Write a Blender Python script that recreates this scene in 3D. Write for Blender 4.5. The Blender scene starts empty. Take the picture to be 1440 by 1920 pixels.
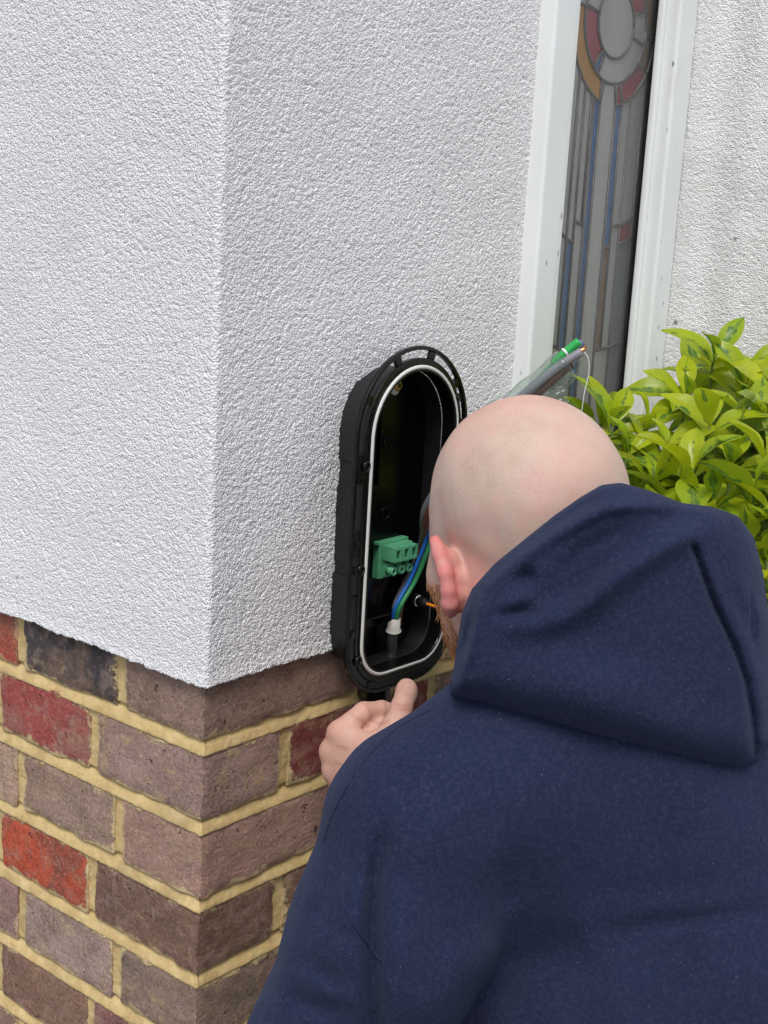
import bpy, bmesh, math, random
import numpy as np
from mathutils import Vector, Matrix

random.seed(7)
rng = np.random.default_rng(7)
S = bpy.context.scene
COL = S.collection

# ------------------------------------------------------------------ camera
FPX, IW, IH = 2610.6, 1440.0, 1920.0
YAW, PIT, ROL = [math.radians(a) for a in (39.424, 12.252, 3.282)]
CAM = np.array([-0.7896, -0.8373, 0.4683])
cF = np.array([math.cos(YAW)*math.cos(PIT), math.sin(YAW)*math.cos(PIT), -math.sin(PIT)])
_r = np.cross(cF, [0, 0, 1.0]); _r /= np.linalg.norm(_r); _u = np.cross(_r, cF)
cR = math.cos(ROL)*_r + math.sin(ROL)*_u
cU = -math.sin(ROL)*_r + math.cos(ROL)*_u
cd = bpy.data.cameras.new('camera'); cam = bpy.data.objects.new('camera', cd); COL.objects.link(cam)
cam.matrix_world = Matrix(((cR[0], cU[0], -cF[0], CAM[0]), (cR[1], cU[1], -cF[1], CAM[1]), (cR[2], cU[2], -cF[2], CAM[2]), (0, 0, 0, 1)))
cd.lens = FPX/IH*36.0; cd.sensor_width = 36.0; cd.clip_start = 0.02; cd.clip_end = 500
S.camera = cam

# ------------------------------------------------------------------ world, sun, exposure
SUN_EL, SUN_AZ = math.radians(58), math.radians(212)   # direction TO the sun, azimuth counted from +X towards +Y
w = bpy.data.worlds.new('World'); S.world = w; w.use_nodes = True
nt = w.node_tree; nt.nodes.clear()
sky = nt.nodes.new('ShaderNodeTexSky'); sky.sky_type = 'NISHITA'; sky.sun_disc = False
sky.sun_elevation = SUN_EL; sky.sun_rotation = math.radians(90) - SUN_AZ
sky.dust_density = 3.0; sky.air_density = 0.95; sky.ozone_density = 1.0
bg = nt.nodes.new('ShaderNodeBackground'); bg.inputs[1].default_value = 0.13
wo = nt.nodes.new('ShaderNodeOutputWorld')
nt.links.new(sky.outputs[0], bg.inputs[0]); nt.links.new(bg.outputs[0], wo.inputs[0])
sl = bpy.data.lights.new('sun', 'SUN'); sl.energy = 1.5; sl.angle = math.radians(22); sl.color = (1.0, 0.985, 0.965)
sun = bpy.data.objects.new('sun', sl); COL.objects.link(sun)
sd = Vector((math.cos(SUN_EL)*math.cos(SUN_AZ), math.cos(SUN_EL)*math.sin(SUN_AZ), math.sin(SUN_EL)))
sun.rotation_euler = sd.to_track_quat('Z', 'Y').to_euler(); sun.location = (-2, -2, 4)
S.view_settings.view_transform = 'Standard'; S.view_settings.look = 'None'
S.view_settings.exposure = 0.35; S.view_settings.gamma = 1.0
S.render.engine = 'CYCLES'
S.cycles.use_denoising = True; S.cycles.denoising_prefilter = 'NONE'
S.cycles.max_bounces = 8; S.cycles.transparent_max_bounces = 12

GROUND = -1.0

# ------------------------------------------------------------------ helpers
def W(px, py, d):
    """world point seen at photo position px,py at depth d (metres along the optical axis)"""
    return CAM + d*(cF + cR*((px-IW/2)/FPX) - cU*((py-IH/2)/FPX))
def C(px, py, d):
    return np.array([(px-IW/2)/FPX*d, -(py-IH/2)/FPX*d, d])
ROT = np.stack([cR, cU, cF], 0)            # camera coords = ROT @ (world-CAM)
def c2w(V): return V @ ROT + CAM
def w2c(V): return (np.asarray(V, float)-CAM) @ ROT.T

def lin(r, g=None, b=None):
    if g is None: r, g, b = r
    f = lambda c: (c/12.92 if c <= 0.04045 else ((c+0.055)/1.055)**2.4)
    return (f(r/255), f(g/255), f(b/255), 1.0)

def mesh(name, V, Fc, mat=None, parent=None, smooth=False, attrs=None):
    me = bpy.data.meshes.new(name)
    V = np.asarray(V, float)
    if isinstance(Fc, np.ndarray):
        n = len(Fc); k = Fc.shape[1]
        me.vertices.add(len(V)); me.vertices.foreach_set('co', V.ravel())
        me.loops.add(n*k); me.loops.foreach_set('vertex_index', Fc.ravel().astype(np.int32))
        me.polygons.add(n); me.polygons.foreach_set('loop_start', np.arange(0, n*k, k, dtype=np.int32))
        me.polygons.foreach_set('loop_total', np.full(n, k, dtype=np.int32))
        me.update(calc_edges=True); me.validate()
    else:
        me.from_pydata([tuple(v) for v in V], [], Fc); me.update()
    if smooth: me.polygons.foreach_set('use_smooth', np.ones(len(me.polygons), bool))
    if attrs:
        for k, a in attrs.items():
            at = me.attributes.new(k, 'FLOAT', 'POINT'); at.data.foreach_set('value', np.asarray(a, np.float32))
    if mat: me.materials.append(mat)
    o = bpy.data.objects.new(name, me); COL.objects.link(o)
    if parent: adopt(o, parent)
    return o
def adopt(o, parent):
    o.parent = parent
    o.matrix_parent_inverse = parent_world(parent).inverted()
def parent_world(p):
    m = p.matrix_basis.copy()
    if p.parent: m = parent_world(p.parent) @ p.matrix_parent_inverse @ m
    return m
def tag(o, label, cat=None, group=None, kind=None):
    if label: o['label'] = label
    if cat: o['category'] = cat
    if group: o['group'] = group
    if kind: o['kind'] = kind
    return o
def thing(name, label, cat, loc, group=None):
    e = bpy.data.objects.new(name, None); COL.objects.link(e); e.location = tuple(loc); e.empty_display_size = 0.05
    return tag(e, label, cat, group)

class MB:
    def __init__(s): s.v = []; s.f = []
    def add(s, V, F):
        o = len(s.v); s.v += [tuple(map(float, v)) for v in V]; s.f += [tuple(i+o for i in f) for f in F]; return s
    def box(s, lo, hi):
        x0, y0, z0 = lo; x1, y1, z1 = hi
        V = [(x0,y0,z0),(x1,y0,z0),(x1,y1,z0),(x0,y1,z0),(x0,y0,z1),(x1,y0,z1),(x1,y1,z1),(x0,y1,z1)]
        return s.add(V, [(0,3,2,1),(4,5,6,7),(0,1,5,4),(1,2,6,5),(2,3,7,6),(3,0,4,7)])
    def obox(s, c, ax, half):
        c = np.array(c, float); A = [np.array(a, float)*h for a, h in zip(ax, half)]
        V = [c+A[0]*i+A[1]*j+A[2]*k for k in (-1,1) for i, j in ((-1,-1),(1,-1),(1,1),(-1,1))]
        return s.add(V, [(0,3,2,1),(4,5,6,7),(0,1,5,4),(1,2,6,5),(2,3,7,6),(3,0,4,7)])
    def tube(s, pts, r, n=8, cap=True, flat=1.0):
        pts = [np.array(p, float) for p in pts]; m = len(pts)
        rs = r if hasattr(r, '__len__') else [r]*m
        t0 = pts[1]-pts[0]; t0 /= np.linalg.norm(t0)
        ref = np.array([0,0,1.0]) if abs(t0[2]) < 0.9 else np.array([1.0,0,0])
        nrm = np.cross(t0, ref); nrm /= np.linalg.norm(nrm)
        V = []
        for i in range(m):
            t = pts[min(i+1,m-1)]-pts[max(i-1,0)]; t = t/(np.linalg.norm(t)+1e-12)
            nrm = nrm - t*(nrm@t); nrm /= np.linalg.norm(nrm); b = np.cross(t, nrm)
            for k in range(n):
                a = 2*math.pi*k/n
                V.append(pts[i]+rs[i]*(math.cos(a)*nrm+flat*math.sin(a)*b))
        F = [(i*n+k, i*n+(k+1)%n, (i+1)*n+(k+1)%n, (i+1)*n+k) for i in range(m-1) for k in range(n)]
        if cap: F += [tuple(range(n-1,-1,-1)), tuple((m-1)*n+k for k in range(n))]
        return s.add(V, F)
    def build(s, name, mat=None, parent=None, smooth=False, bevel=0, seg=2):
        o = mesh(name, s.v, s.f, mat, parent, smooth)
        if bevel:
            b = o.modifiers.new('bevel', 'BEVEL'); b.width = bevel; b.segments = seg; b.limit_method = 'ANGLE'
        return o

def spline(P, n=8):
    """Catmull-Rom through points"""
    P = [np.array(p, float) for p in P]; Q = [2*P[0]-P[1]]+P+[2*P[-1]-P[-2]]; out = []
    for i in range(1, len(Q)-2):
        a, b, c, d = Q[i-1:i+3]
        for k in range(n):
            t = k/n; out.append(0.5*(2*b+(c-a)*t+(2*a-5*b+4*c-d)*t*t+(3*b-a-3*c+d)*t**3))
    out.append(P[-1]); return out

# ------------------------------------------------------------------ noise
def _h(ix, iy, iz, s):
    h = (ix.astype(np.int64)*374761393 + iy.astype(np.int64)*668265263 + iz.astype(np.int64)*2147483647 + s*974711) & 0xffffffff
    h = ((h ^ (h >> 13))*1274126177) & 0xffffffff
    return ((h ^ (h >> 16)) & 0xffffff).astype(np.float32)/16777215.0
def noise(P, scale, seed=0):
    """value noise in -1..1, scale = feature size"""
    Q = np.asarray(P)/scale; I = np.floor(Q); f = (Q-I).astype(np.float32); f = f*f*(3-2*f); I = I.astype(np.int64)
    r = 0
    for dx in (0, 1):
        wx = f[...,0] if dx else 1-f[...,0]
        for dy in (0, 1):
            wy = f[...,1] if dy else 1-f[...,1]
            for dz in (0, 1):
                wz = f[...,2] if dz else 1-f[...,2]
                r = r + wx*wy*wz*_h(I[...,0]+dx, I[...,1]+dy, I[...,2]+dz, seed)
    return r*2-1

# ------------------------------------------------------------------ material helpers
class NM:
    def __init__(s, name):
        s.m = bpy.data.materials.new(name); s.m.use_nodes = True; s.t = s.m.node_tree
        s.b = s.t.nodes['Principled BSDF']; s.out = s.t.nodes['Material Output']
    def n(s, typ, **kw):
        nd = s.t.nodes.new('ShaderNode'+typ)
        for k, v in kw.items():
            if k.startswith('i_'):
                key = k[2:]; key = int(key) if key.isdigit() else key.replace('_', ' ')
                nd.inputs[key].default_value = v
            else: setattr(nd, k, v)
        return nd
    def l(s, a, b): s.t.links.new(a, b); return b
    def coord(s, which='Object'): return s.n('TexCoord').outputs[which]
    def noise(s, vec, scale, detail=4, rough=.55, dist=0):
        nd = s.n('TexNoise'); s.l(vec, nd.inputs['Vector']); nd.inputs['Scale'].default_value = scale
        nd.inputs['Detail'].default_value = detail; nd.inputs['Roughness'].default_value = rough; nd.inputs['Distortion'].default_value = dist
        return nd.outputs['Fac']
    def voro(s, vec, scale, feature='F1'):
        nd = s.n('TexVoronoi', feature=feature); s.l(vec, nd.inputs['Vector']); nd.inputs['Scale'].default_value = scale
        return nd.outputs['Distance']
    def ramp(s, fac, stops, interp='LINEAR'):
        nd = s.n('ValToRGB'); cr = nd.color_ramp; cr.interpolation = interp
        while len(cr.elements) < len(stops): cr.elements.new(0.5)
        for e, (p, c) in zip(cr.elements, stops):
            e.position = p; e.color = c if hasattr(c, '__len__') else (c, c, c, 1)
        s.l(fac, nd.inputs[0]); return nd.outputs[0]
    def mix(s, fac, a, b, mode='MIX'):
        nd = s.n('Mix', data_type='RGBA', blend_type=mode)
        for sock, v in ((nd.inputs['Factor'], fac), (nd.inputs[6], a), (nd.inputs[7], b)):
            if hasattr(v, 'links'): s.l(v, sock)
            else: sock.default_value = v
        return nd.outputs[2]
    def math(s, op, a, b=None, clamp=False):
        nd = s.n('Math', operation=op, use_clamp=clamp)
        for i, v in enumerate((a, b)):
            if v is None: continue
            if hasattr(v, 'links'): s.l(v, nd.inputs[i])
            else: nd.inputs[i].default_value = v
        return nd.outputs[0]
    def attr(s, name): return s.n('Attribute', attribute_name=name).outputs['Fac']
    def bump(s, h, strength=.5, dist=.001, normal=None):
        nd = s.n('Bump'); nd.inputs['Strength'].default_value = strength; nd.inputs['Distance'].default_value = dist
        s.l(h, nd.inputs['Height'])
        if normal is not None: s.l(normal, nd.inputs['Normal'])
        s.l(nd.outputs[0], s.b.inputs['Normal']); return nd.outputs[0]
    def col(s, c):
        if hasattr(c, 'links'): s.l(c, s.b.inputs['Base Color'])
        else: s.b.inputs['Base Color'].default_value = c
        return s
    def set(s, **kw):
        for k, v in kw.items(): s.b.inputs[k.replace('_', ' ')].default_value = v
        return s

def plain(name, c, rough=.5, metal=0, var=.12, scale=60, bump=0, bscale=400, spec=.5):
    m = NM(name); co = m.coord()
    f = m.noise(co, scale, 4)
    lo = tuple(x*(1-var) for x in c[:3])+(1,); hi = tuple(min(1, x*(1+var)) for x in c[:3])+(1,)
    m.col(m.ramp(f, [(.3, lo), (.7, hi)]))
    m.set(Roughness=rough, Metallic=metal); m.b.inputs['Specular IOR Level'].default_value = spec
    if bump: m.bump(m.noise(co, bscale, 3), bump, .001)
    return m.m

def mat_stucco(name, dirt=0.0):
    m = NM(name); co = m.coord()
    big = m.noise(co, 3.0, 3); 
    c = m.ramp(big, [(.3, (.78, .78, .77, 1)), (.7, (.85, .85, .845, 1))])
    if dirt:
        v = m.voro(co, 38); k = m.noise(co, 9, 3)
        spot = m.math('MULTIPLY', m.ramp(v, [(.08, 1), (.17, 0)]), m.ramp(k, [(.46, 0), (.58, 1)]))
        c = m.mix(m.math('MULTIPLY', spot, .75*dirt), c, (.10, .09, .075, 1))
        st = m.noise(co, 22, 5, .7); c = m.mix(m.math('MULTIPLY', m.ramp(st, [(.56, 0), (.75, 1)]), .18*dirt), c, (.42, .37, .30, 1))
    m.col(c); m.set(Roughness=.85); m.b.inputs['Specular IOR Level'].default_value = .25
    h = m.math('ADD', m.math('MULTIPLY', m.voro(co, 520), -1.0), m.math('MULTIPLY', m.noise(co, 900, 2), .5))
    m.bump(h, .8, .0016)
    return m.m

def mat_brick(name, c1, c2, c3=None, seed=0, smear=1.0, c4=(.15, .11, .08, 1)):
    m = NM(name); co = m.n('Mapping'); m.l(m.coord(), co.inputs[0]); co.inputs['Location'].default_value = (seed*1.7, seed*.9, seed*2.3); co = co.outputs[0]
    a = m.noise(co, 22, 6, .68, .5); b = m.noise(co, 260, 4, .7); pores = m.noise(co, 80, 3, .6); pit = m.noise(co, 330, 3, .6)
    ms_ = m.n('Mapping'); m.l(co, ms_.inputs[0]); ms_.inputs['Scale'].default_value = (1, 1, 2.6); ms_.inputs['Rotation'].default_value = (.12*math.sin(seed), .12*math.cos(seed), 0)
    crs = m.noise(ms_.outputs[0], 40, 2, .5, .5)
    c = m.ramp(a, [(.34, c1), (.64, c2)])
    c = m.mix(m.math('MULTIPLY', m.ramp(m.noise(co, 17, 4, .6, .8), [(.46, 0), (.60, 1)]), .60), c, c4)
    c = m.mix(m.math('MULTIPLY', m.ramp(m.noise(co, 60, 4, .65, .6), [(.50, 0), (.64, 1)]), .40), c, (.34, .235, .205, 1))
    c = m.mix(m.math('MULTIPLY', m.ramp(m.noise(co, 11, 3, .6), [(.52, 0), (.72, 1)]), .35), c, tuple(x*.35 for x in c1[:3])+(1,))
    c = m.mix(m.math('MULTIPLY', m.ramp(pit, [(.27, 1), (.40, 0)]), .26), c, tuple(x*.35 for x in c1[:3])+(1,))
    c = m.mix(m.math('MULTIPLY', m.ramp(b, [(.48, 0), (.66, 1)]), .38), c, c3 or tuple(min(1, x*1.7+.04) for x in c2[:3])+(1,))
    c = m.mix(m.math('MULTIPLY', m.ramp(pores, [(.27, 1), (.34, 0)]), .75), c, (.02, .017, .016, 1))
    pale = m.noise(co, 45, 4, .7); c = m.mix(m.math('MULTIPLY', m.ramp(pale, [(.55, 0), (.68, 1)]), min(.85, .42*smear)), c, (.44, .33, .175, 1))
    # mortar smeared over the arrises
    e = m.math('ADD', m.attr('edge'), m.math('MULTIPLY', m.math('SUBTRACT', m.noise(co, 140, 5, .75), .5), .022))
    e = m.math('ADD', e, m.math('MULTIPLY', m.math('SUBTRACT', m.noise(co, 36, 4, .6), .5), .034))
    k = m.ramp(e, [(.0, 1), (.0012, 1), (.0022, 0)])
    mo = m.ramp(m.noise(co, 90, 4), [(.3, (.50, .38, .18, 1)), (.7, (.66, .53, .30, 1))])
    c = m.mix(m.math('MULTIPLY', k, .9*min(1, smear)), c, mo)
    m.col(c); m.set(Roughness=.88); m.b.inputs['Specular IOR Level'].default_value = .2
    c = m.mix(m.math('MULTIPLY', m.ramp(crs, [(.24, 1), (.36, 0)]), .22), c, tuple(x*.3 for x in c1[:3])+(1,)); m.col(c)
    h = m.math('ADD', m.math('ADD', m.math('MULTIPLY', b, .45), m.math('MULTIPLY', m.ramp(crs, [(.28, 0), (.55, 1)]), .22)), m.math('ADD', m.math('MULTIPLY', a, .8), m.math('ADD', m.math('MULTIPLY', k, .5), m.math('ADD', m.math('MULTIPLY', m.ramp(pit, [(.28, 0), (.44, 1)]), .3), m.math('MULTIPLY', m.ramp(pores, [(.27, 0), (.36, 1)]), .6)))))
    m.bump(h, .9, .0020)
    return m.m

MORTAR = None
def mat_mortar():
    m = NM('mortar_sand'); co = m.coord()
    c = m.ramp(m.noise(co, 40, 5, .65), [(.28, (.46, .325, .14, 1)), (.5, (.585, .435, .20, 1)), (.72, (.68, .53, .27, 1))])
    c = m.mix(m.math('MULTIPLY', m.ramp(m.noise(co, 15, 4), [(.52, 0), (.72, 1)]), .45), c, (.28, .21, .115, 1))
    c = m.mix(m.math('MULTIPLY', m.ramp(m.noise(co, 110, 5, .75), [(.58, 0), (.70, 1)]), .5), c, (.25, .17, .10, 1))
    m.col(c); m.set(Roughness=.92); m.b.inputs['Specular IOR Level'].default_value = .15
    m.bump(m.noise(co, 500, 4, .7), .5, .001); return m.m
#@@STRUCT
# ================================================================== SETTING
def grid_faces(nu, nv):
    i, j = np.meshgrid(np.arange(nu-1), np.arange(nv-1), indexing='ij')
    a = (i*nv+j).ravel(); return np.stack([a, a+nv, a+nv+1, a+1], 1)
def geo(start, end, step, grow=1.35):
    out = []; x = start; sgn = 1 if end > start else -1; d = step
    while (end-x)*sgn > 0:
        x += sgn*d; d *= grow; out.append(x if (end-x)*sgn > 0 else end)
    return np.array(out)

# ground: paved front drive, one sheet
gm = NM('paving_concrete'); co = gm.coord()
gc = gm.ramp(gm.noise(co, 2.5, 5, .6), [(.3, (.20, .19, .175, 1)), (.7, (.30, .285, .26, 1))])
bt = gm.n('TexBrick'); gm.l(co, bt.inputs['Vector']); bt.inputs['Scale'].default_value = 2.2; bt.inputs['Mortar Size'].default_value = .012
bt.inputs['Color1'].default_value = (1, 1, 1, 1); bt.inputs['Color2'].default_value = (.85, .85, .85, 1); bt.inputs['Mortar'].default_value = (.35, .35, .35, 1)
gm.col(gm.mix(1.0, gc, bt.outputs[0], 'MULTIPLY')); gm.set(Roughness=.9); gm.bump(gm.noise(co, 150, 4), .4, .002)
gr = mesh('ground', [(-60, -60, GROUND), (60, -60, GROUND), (60, 60, GROUND), (-60, 60, GROUND)], [(0, 1, 2, 3)], gm.m)
tag(gr, 'grey paved ground below the house corner', kind='structure')

house = thing('house_wall', 'white pebbly rendered house corner above a brick plinth with yellow mortar', 'house wall', (0, 0, GROUND))
M_stucco = mat_stucco('white_render'); M_stucco_d = mat_stucco('white_render_dirty', 1.0)
E_R = .006
def cell(U, V, size, seed):
    """rounded grains: dome height 0..1 from a jittered 2-D cell pattern"""
    u, v = U/size, V/size; iu, iv = np.floor(u).astype(np.int64), np.floor(v).astype(np.int64); best = np.full(U.shape, 9.0, np.float32)
    for du in (-1, 0, 1):
        for dv in (-1, 0, 1):
            a, b = iu+du, iv+dv; z0 = a*0
            x = a+_h(a, b, z0, seed); y = b+_h(a, b, z0, seed+5); r = .75+.5*_h(a, b, z0, seed+9)
            best = np.minimum(best, ((u-x)**2+(v-y)**2)/r**2)
    return np.sqrt(np.clip(1-best/.75, 0, 1))
def stucco_h(U, V):
    """pebbly roughcast: overlapping 2-4 mm grains, slightly wavy coat"""
    P3 = np.stack([U, V, U*0], -1)
    Uw = U+.0008*noise(P3, .005, 1); Vw = V+.0008*noise(P3, .005, 2)
    return .00125*cell(Uw, Vw*1.12, .0027, 3)+.0008*cell(Uw+.5, Vw, .0041, 13)+.00035*noise(P3, .0022, 3)+.0006*noise(P3, .05, 4)-.0010

st = .00125
sl_ = np.concatenate([geo(-.36, -2.6, st)[::-1], np.arange(-.36, .422, st), [.4265]])
zz = np.concatenate([np.arange(.0600, .745, st), geo(.745, 1.7, st)])
zz = np.concatenate([[.0600, .0600, .0600], zz])       # three extra rows make the turned-under lip
Sg, Zg = np.meshgrid(sl_, zz, indexing='ij')
r_c = .005
t = np.clip(Sg/r_c, -1, 1)
pull = np.where(np.abs(Sg) < r_c, (r_c-np.abs(Sg))**2/(2*r_c)*.6, 0)
Xg = np.where(Sg > 0, -E_R+Sg, -E_R)+pull; Yg = np.where(Sg > 0, -E_R, -E_R-Sg)+pull
nx = -(1-t)/2; ny = -(1+t)/2; nl = np.hypot(nx, ny); nx /= nl; ny /= nl
P = np.stack([Xg, Yg, Zg], -1); hgt = stucco_h(Sg, Zg)
inset = np.zeros_like(hgt); inset[:, 0] = .014; inset[:, 1] = .006; inset[:, 2] = .0015
lipz = .0008*noise(np.stack([Sg*1.0, Sg*0+.3, Sg*0], -1), .006, 9)+.0007*noise(np.stack([Sg*1.0, Sg*0+.3, Sg*0], -1), .0025, 19)+.0018*noise(np.stack([Sg, Sg*0, Sg*0], -1), .05, 29)
fall = np.clip(1-(Zg-.06)/.010, 0, 1)
P[..., 0] += nx*(hgt-inset); P[..., 1] += ny*(hgt-inset); P[..., 2] += lipz*fall
bulge = np.clip(1-(Zg-.06)/.012, 0, 1)*.0012        # slightly fat bottom bead
P[..., 0] += nx*bulge; P[..., 1] += ny*bulge
F = grid_faces(len(sl_), len(zz))
coat = mesh('render_coat', P.reshape(-1, 3), F, M_stucco, house, True)

core = MB().box((.014, .014, GROUND), (.41, 2.6, 1.7)); core.build('wall_room_core', M_stucco, house)
MB().box((.4102, .030, GROUND), (.74, .34, .02)).build('wall_room_core', M_stucco, house)
MB().box((.4102, .060, .0205), (.74, .34, 1.7)).build('wall_room_core', plain('unlit_room_block', (.012, .012, .013, 1), .9), house)  # near-black block added for the unlit room, also stops light leaking

# return wall on the right (porch side)
RX = .711
ys = np.concatenate([geo(.0, .05, .003)[::-1], np.arange(0, -.21, -.0017), geo(-.21, -1.6, .0017)])
zs = np.concatenate([geo(.10, GROUND, .0017)[::-1], np.arange(.10, .745, .0017), geo(.745, 1.7, .0017)])
Yg, Zg = np.meshgrid(ys, zs, indexing='ij'); P = np.stack([np.full_like(Yg, RX), Yg, Zg], -1)
rid = .005*np.exp(-((Yg+.048+.004*np.sin(Zg*9))/.016)**2)+.003*np.exp(-((Yg+.105+.004*np.sin(Zg*7+1))/.018)**2)
P[..., 0] -= stucco_h(Yg+3.3, Zg)*1.1+rid+.0008*noise(P, .035, 44)
Fr = grid_faces(len(ys), len(zs))
mesh('return_wall_render', P.reshape(-1, 3), Fr, M_stucco_d, house, True)
MB().box((RX+.016, -1.6, GROUND), (RX+.28, .30, 1.7)).build('return_wall_core', M_stucco, house)

# ------------------------------------------------------------------ brick plinth
PITCH = .075; ROWS = 9
sM = np.concatenate([geo(-.34, -1.3, .0025)[::-1], np.arange(-.34, .27, .0022), geo(.27, .70, .004)])
zM = np.arange(-PITCH*(ROWS-1)-.0375, .0720, .0015)
Sg, Zg = np.meshgrid(sM, zM, indexing='ij')
k = np.round(Zg/PITCH); tj = (Zg-k*PITCH+.0075)/.015
wob = .0006*noise(np.stack([Sg, Zg*0, k*.37], -1), .03, 5)
rec = np.where((tj > -.1) & (tj < 1.1), -.0004+.0062*np.clip(tj+wob*60, 0, 1)**1.5, .0026)
Pn = np.stack([Sg, Zg, Zg*0], -1)
rec = rec + .0004*noise(Pn, .008, 6)+.0005*noise(Pn, .0028, 7)+.0005*noise(Pn, .03, 8)
X = np.where(Sg > 0, Sg, 0); Y = np.where(Sg > 0, 0, -Sg)
tt = np.clip(Sg/.006, -1, 1); wx = (1-tt)/2; wy = (1+tt)/2
P = np.stack([X+rec*np.where(Sg > .006, 0, 1)*np.where(Sg < -.006, 1, wx*1.6), Y+rec*np.where(Sg < -.006, 0, 1)*np.where(Sg > .006, 1, wy*1.6), Zg], -1)
M_mortar = mat_mortar()
plinth = mesh('brick_plinth', P.reshape(-1, 3), grid_faces(len(sM), len(zM)), M_mortar, house, True)
tag(plinth, 'yellow sandy mortar joints of the brick plinth')
MB().box((.008, .008, GROUND), (.70, 1.3, zM[0]-.001)).build('plinth_footing', plain('footing_concrete', (.28, .26, .23, 1), .9), house)

def brick_mesh(name, half, mat, step, seed, corner=False):
    """rounded, slightly uneven brick with an 'edge' attribute"""
    n = [max(2, int(round(2*h/s))) for h, s in zip(half, step)]
    V = []; Fq = []; r = .0035
    for ax in range(3):
        b, c = [(1, 2), (2, 0), (0, 1)][ax]
        for sgn in (-1, 1):
            u, v = np.meshgrid(np.linspace(-1, 1, n[b]+1), np.linspace(-1, 1, n[c]+1), indexing='ij')
            Pq = np.zeros(u.shape+(3,)); Pq[..., ax] = sgn*half[ax]; Pq[..., b] = u*half[b]; Pq[..., c] = v*half[c]
            off = sum(len(a) for a in V); fq = grid_faces(n[b]+1, n[c]+1)+off
            if sgn < 0: fq = fq[:, ::-1]
            V.append(Pq.reshape(-1, 3)); Fq.append(fq)
    V = np.concatenate(V); Fq = np.concatenate(Fq); H = np.array(half)
    dz_ = H[2]-np.abs(V[:, 2]); fx = np.abs(V[:, 0]+H[0]) < 1e-6; fy = np.abs(V[:, 1]+H[1]) < 1e-6
    dy_ = (H[1]-V[:, 1]) if corner else H[1]-np.abs(V[:, 1]); dx_ = (H[0]-V[:, 0]) if corner else H[0]-np.abs(V[:, 0])
    ed = np.minimum(dz_, np.where(fx, dy_, np.where(fy, dx_, 0)))
    eall = np.sort(H-np.abs(V), 1)[:, 1]
    inner = np.clip(V, -(H-r), H-r); d = V-inner; L = np.linalg.norm(d, axis=1, keepdims=True)
    V = inner+d/np.maximum(L, 1e-9)*np.minimum(L, r)
    nrm = d/np.maximum(L, 1e-9); s3 = np.array([seed*.37, seed*.11, seed*.23])
    V = V+nrm*(.0009*noise(V+s3, .022, 11)+.0005*noise(V+s3, .009, 12))[:, None]
    nearedge = np.exp(-eall/.004)
    V = V-nrm*(nearedge*np.clip(noise(V+s3, .013, 13), 0, 1)*.0022)[:, None]
    V = V+np.stack([noise(V+s3, .022, 14+i)*.0015 for i in range(3)], 1)*nearedge[:, None]
    return V, Fq, ed

BR = {}
def bmat(c, key=None, smear=1.0):
    key = (c, round(smear, 1))
    if key not in BR:
        gy = sum(c)/3; c_ = tuple(v*.93+gy*.07 for v in c); L1 = lin(*c_); f = lambda k_: tuple(min(1, x*k_) for x in L1[:3])+(1,)
        BR[key] = mat_brick('brick_%d_%d_%d' % c, f(.95), f(1.42), None, len(BR)+1, smear, lin(*random.choice([(128, 104, 86), (112, 88, 74), (146, 120, 104), (100, 82, 72)])))
    return BR[key]
brown, dark, red, crim = (122, 98, 84), (62, 56, 57), (160, 68, 52), (142, 68, 62)
LEFT = {0: [(128, 104, 90), dark, red, brown], 1: [(140, 114, 104), crim, (130, 108, 100)], 2: [(146, 114, 100), (140, 116, 101), (160, 132, 112), brown],
        3: [(112, 84, 70), (168, 72, 48), (126, 100, 92)], 4: [(116, 98, 86), (146, 124, 113), (140, 108, 104), crim], 5: [(124, 84, 78), (120, 90, 74), (142, 118, 104)],
        6: [brown, (134, 66, 66), brown, crim], 7: [(118, 92, 80), crim, brown], 8: [brown, red, dark, brown]}
RIGHT = {0: [(110, 90, 76), brown], 1: [(112, 52, 48), (120, 96, 84), brown], 2: [(130, 100, 90), brown], 3: [(112, 84, 70), brown, crim], 4: [(118, 96, 80), brown], 5: [(110, 84, 74), red, brown], 6: [brown, brown], 7: [brown, crim, brown], 8: [brown, brown]}
def put_brick(x0, x1, y0, y1, k, c, step, seed, smear=1.0, corner=False):
    H = ((x1-x0)/2, (y1-y0)/2, (PITCH-.0103)/2+random.uniform(-.0006, .0006))
    V, Fq, ed = brick_mesh('brick', H, None, step, seed, corner)
    o = mesh('brick', V, Fq, bmat(c, None, smear), None, True, {'edge': ed})
    o.location = ((x0+x1)/2, (y0+y1)/2, .0375-PITCH*k+random.uniform(-.0007, .0007))
    o.rotation_euler = (random.uniform(-.006, .006), random.uniform(-.006, .006), random.uniform(-.006, .006))
    adopt(o, plinth); return o
sd_ = 0
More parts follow.
